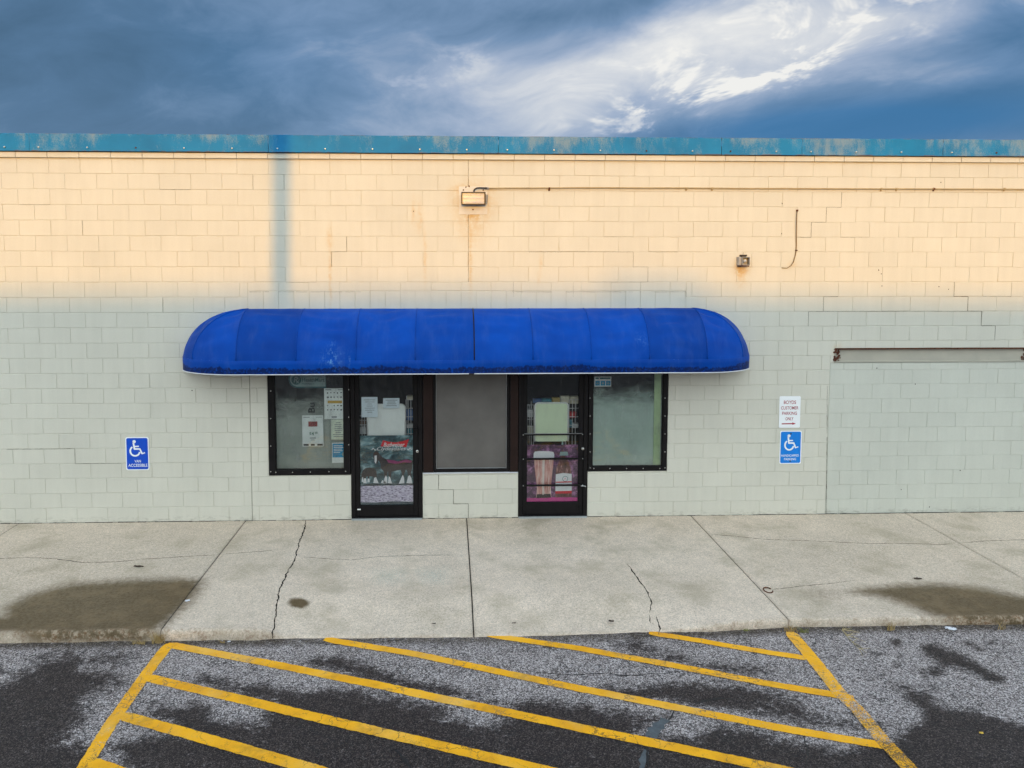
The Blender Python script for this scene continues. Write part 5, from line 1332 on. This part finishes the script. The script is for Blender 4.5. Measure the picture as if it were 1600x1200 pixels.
for x0, y0, x1, y1, gm, lab in GOODS:
    Y = .19; L = Loc((x0 + x1) / 2, (y0 + y1) / 2, Y); a, b = L(x0, y1), L(x1, y0)
    g = MB().cbox(-(b[0] - a[0]) / 2, (b[0] - a[0]) / 2, 0, .08, 0, b[1] - a[1], .006)
    g.box(-(b[0] - a[0]) * .3, (b[0] - a[0]) * .3, -.0012, .001, (b[1] - a[1]) * .3, (b[1] - a[1]) * .62)
    ob = g.build('packet', GM[gm]); ob.location = ((a[0] + b[0]) / 2, Y, a[1]); tag(ob, lab, 'packet', 'goods behind the door glass')

# ================================================================== WEEDS, LITTER, SMALL THINGS
def tuft(name, label, px, py, z, n, h, spread, mat, seed, cat='weed'):
    X, Y = G(px, py, z) if z > -.02 else GA(px, py); z = z if z > -.02 else lot_z(X, Y); r = random.Random(seed); o = thing(name, label, cat, (X, Y, z)); m = MB()
    for _ in range(n):
        a = r.uniform(0, 6.28); l = h * r.uniform(.4, 1.1); lean = r.uniform(.2, 1.0) * spread; w_ = r.uniform(.0022, .0050)
        bx_, by_ = X + r.gauss(0, spread * .25), Y + r.gauss(0, spread * .08); ca, sa = math.cos(a), math.sin(a) * .5; vs = []
        for k in range(5):
            q = k / 4; xx = bx_ + ca * lean * q * q; yy = by_ + sa * lean * q * q; zz = z + l * (q - .25 * q * q); ww = w_ * (1 - q * .85)
            vs += [(xx - ww, yy, zz), (xx + ww, yy + ww * .4, zz)]
        m.add(vs, [(2 * k, 2 * k + 1, 2 * k + 3, 2 * k + 2) for k in range(4)])
    m.build('blades', mat, o); return o
tuft('weed', 'yellow grass tuft growing at the wall foot under the blue sign', 1231, 803, 0.0, 34, .10, .09, M_DRY, 1)
tuft('weed', 'brown dry weed in the curb joint beside the left stain', 247, 1005, ZA, 70, .13, .10, M_DRY, 2)
tuft('weed', 'dry grass at the foot of the curb beside the right yellow line', 1236, 987, ZA, 46, .09, .11, M_DRY, 3)
tuft('weed', 'greenish grass on the asphalt just right of the yellow line end', 1254, 988, ZA, 30, .06, .10, M_GREEN, 4)
tuft('weed', 'sparse brown weed on the right curb face', 1391, 985, ZA, 26, .11, .07, M_DRY, 5)
tuft('weed', 'thin dry stalks at the far right of the curb', 1565, 984, ZA, 14, .12, .07, M_DRY, 6)
tuft('weed', 'low dry grass in the gutter left of the first yellow corner', 218, 1006, ZA, 36, .05, .12, M_DRY, 7)
tuft('weed', 'tiny green moss tuft at the curb ramp edge', 1166, 986, ZA, 22, .03, .07, M_GREEN, 8)
tuft('weed', 'small dry leaves in the gutter right of the yellow corner', 348, 1005, ZA, 16, .04, .06, M_DRY, 9)
tuft('weed', 'faint dry grass at the wall foot beside the right door', 1066, 805, 0.0, 14, .05, .08, M_DRY, 10)
# dry twig
r = random.Random(5); X, Y = G(1318, 988, ZA); o = thing('twig', 'dry branching twig lying on the asphalt at the right', 'twig', (X, Y, ZA)); m = MB()
main = [GA(*p) for p in ((1316, 985), (1322, 994), (1332, 1005), (1342, 1015), (1348, 1027))]
m.tube([(p[0], p[1], tilt_z(p[0]) + .010) for p in main], [.003, .003, .0026, .002, .0012], 5)
for i in range(18):
    a = main[r.randint(0, 3)]; an = r.uniform(-1.2, 1.6); l = r.uniform(.05, .16)
    zt_ = tilt_z(a[0]); m.tube([(a[0], a[1], zt_ + .010), (a[0] + l * .5 * math.cos(an), a[1] + l * .4 * math.sin(an) - .02, zt_ + .016), (a[0] + l * math.cos(an), a[1] + l * math.sin(an) - .03, zt_ + .008)], [.0022, .0018, .0012], 4)
m.build('stems', simple('straw', (.46, .36, .18), .8, .3, 40, bump=0), o)
# litter, leaves, ring
def crumple(name, label, cat, px, py, z, sx, sy, sz, mat, seed):
    X, Y = G(px, py, z) if z > -.09 else GA(px, py); z = z if z > -.09 else lot_z(X, Y); r = random.Random(seed); m = MB(); n = 7; vs = []
    for i in range(n + 1):
        for j in range(4):
            u, v = i / n, j / 3
            vs.append(((u - .5) * sx, (v - .5) * sy * (.5 + math.sin(math.pi * u) * .6), .002 + sz * abs(mnoise.noise((u * 3.1, v * 2.2, seed))) + sz * .25 * math.sin(math.pi * v)))
    m.add(vs, [(i * 4 + j, i * 4 + j + 1, i * 4 + j + 5, i * 4 + j + 4) for i in range(n) for j in range(3)])
    me_ = mesh(name, m.v, m.f, mat); o = obj(name, me_); o.location = (X, Y, z); o.rotation_euler = (0, 0, r.uniform(-.4, .4))
    md = o.modifiers.new('thickness', 'SOLIDIFY'); md.thickness = .002
    return tag(o, label, cat)
crumple('litter', 'crumpled white wrapper in the gutter at the right', 'litter', 1485, 983, ZA, .10, .045, .035, M_PIPING, 3)
crumple('litter', 'small white scrap on the pavement joint by the left stain', 'litter', 293, 939, 0.0, .048, .034, .012, M_PIPING, 5)
crumple('litter', 'tiny white scrap in the gutter near the first yellow corner', 'litter', 358, 1003, ZA, .028, .02, .008, M_PIPING, 6)
crumple('dead_leaf', 'long dark dead leaf on the pavement above the left stain', 'leaf', 217, 885.5, 0.0, .12, .032, .012, M_LEAF, 7)
crumple('dead_leaf', 'small dark leaf near the curb left of the middle crack', 'leaf', 955, 971, -.05, .05, .03, .012, M_LEAF, 8)
crumple('dead_leaf', 'small dark leaf near the curb edge at centre left', 'leaf', 678, 975, -.05, .035, .02, .01, M_LEAF, 9)
crumple('dead_leaf', 'dark speck of leaf beside the curb at the middle joint', 'leaf', 803, 974, -.05, .045, .016, .008, M_LEAF, 10)
crumple('dead_leaf', 'brown curled leaf on the pavement above the right stain', 'leaf', 1434, 904.5, 0.0, .09, .03, .012, M_LEAF, 11)
crumple('litter', 'tiny yellow scrap on the dark asphalt at lower right', 'litter', 1533, 1146, ZA, .03, .02, .01, M_INKY, 12)
X, Y = G(1200, 923); ring = MB().tube([(X + .045 * math.cos(a), Y + .055 * math.sin(a), .007 + .004 * math.sin(a)) for a in np.linspace(.5, 6.0, 22)], .0065, 6).build('iron_ring', M_RUST, None, True)
tag(ring, 'rusty iron ring lying on the pavement joint at the right', 'ring')

# ================================================================== ACROSS THE STREET (behind the camera; it throws the shade on the wall)
TAN = math.tan(SUN_EL) / math.cos(SUN_AZ)
def shade_top(zw, dist): return zw + dist * TAN
DB = 58.0
def bx_at(Xw, dist): return Xw - math.tan(SUN_AZ) * dist
far = thing('brick_building', 'long brick building across the street that shades the lower wall', 'building', (0, -DB - 8, ZA))
ztop = shade_top(W(735, 459)[1], DB)
prof = [(-60, ztop + .10), (bx_at(-6, DB), ztop + .02), (bx_at(0, DB), ztop + .05), (bx_at(2.0, DB), ztop + .02), (bx_at(7.5, DB), ztop - .10), (60, ztop - .2)]
m = MB()
for (a, za), (b, zb_) in zip(prof, prof[1:]):
    m.add([(a, -DB, ZA), (b, -DB, ZA), (b, -DB, zb_), (a, -DB, za), (a, -DB - 16, ZA), (b, -DB - 16, ZA), (b, -DB - 16, zb_ - .4), (a, -DB - 16, za - .4)], [(3, 2, 1, 0), (4, 5, 6, 7), (7, 6, 2, 3)])
m.add([(-60, -DB, ZA), (-60, -DB, ztop + .1), (-60, -DB - 16, ztop - .3), (-60, -DB - 16, ZA), (60, -DB, ZA), (60, -DB, ztop - .2), (60, -DB - 16, ztop - .6), (60, -DB - 16, ZA)], [(0, 1, 2, 3), (7, 6, 5, 4)])
m.build('wall', M_BRICKFAR, far)
for fl_ in (1.0, 4.6, 8.0):
    for k in range(-14, 15):
        fr_ = MB().ring(k * 4.0 - .7, k * 4.0 + .7, fl_, fl_ + 1.7, .09, -DB + .004, -DB + .06, .01); 
        fr_.v = [(v[0], -DB + .06 - (v[1] + DB), v[2]) for v in fr_.v]; wn_ = fr_.build('window', M_CONCFAR, far)
        MB().box(k * 4.0 - .62, k * 4.0 + .62, -DB + .005, -DB + .015, fl_ + .08, fl_ + 1.62).build('pane', M_BLACK, wn_)
ux = bx_at(W(1032, 430)[0], DB)                          # rooftop unit: the bump in the shade line
un = MB(); un.cbox(ux - .75, ux + .45, -DB - 1.6, -DB - .4, ztop - .5, ztop + .22, .03); un.add([(ux + .45, -DB - 1.5, ztop - .4), (ux + .45, -DB - .5, ztop - .4), (ux + .45, -DB - .5, ztop + .20), (ux + .45, -DB - 1.5, ztop + .20), (ux + 1.7, -DB - 1.5, ztop - .4), (ux + 1.7, -DB - .5, ztop - .4)], [(0, 1, 2, 3), (1, 5, 2), (0, 3, 4), (3, 2, 5, 4)])
un.build('rooftop_unit', M_CONCFAR, far)
DP = 20.0; pxw = W(441, 350)[0]; PX = bx_at(pxw, DP)
pole = thing('street_pole', 'tall street light pole across the lot throwing the narrow vertical shadow', 'pole', (PX, -DP, ZA))
MB().tube([(PX - .13, -DP, ZA), (PX - .03, -DP, 6), (PX + .06, -DP, 10.4)], [.15, .125, .115], 12).build('shaft', M_CONCFAR, pole, True)
MB().cbox(PX - .25, PX + .25, -DP - .25, -DP + .25, ZA, ZA + .35, .03).build('footing', M_CONCFAR, pole)
MB().tube([(PX + .06, -DP, 10.3), (PX - .3, -DP, 10.7), (PX - 1.6, -DP, 10.8)], .05, 8).build('arm', M_CONCFAR, pole, True)
MB().cbox(PX - 2.3, PX - 1.5, -DP - .16, -DP + .16, 10.7, 10.88, .03).build('lamp_head', M_CONCFAR, pole)
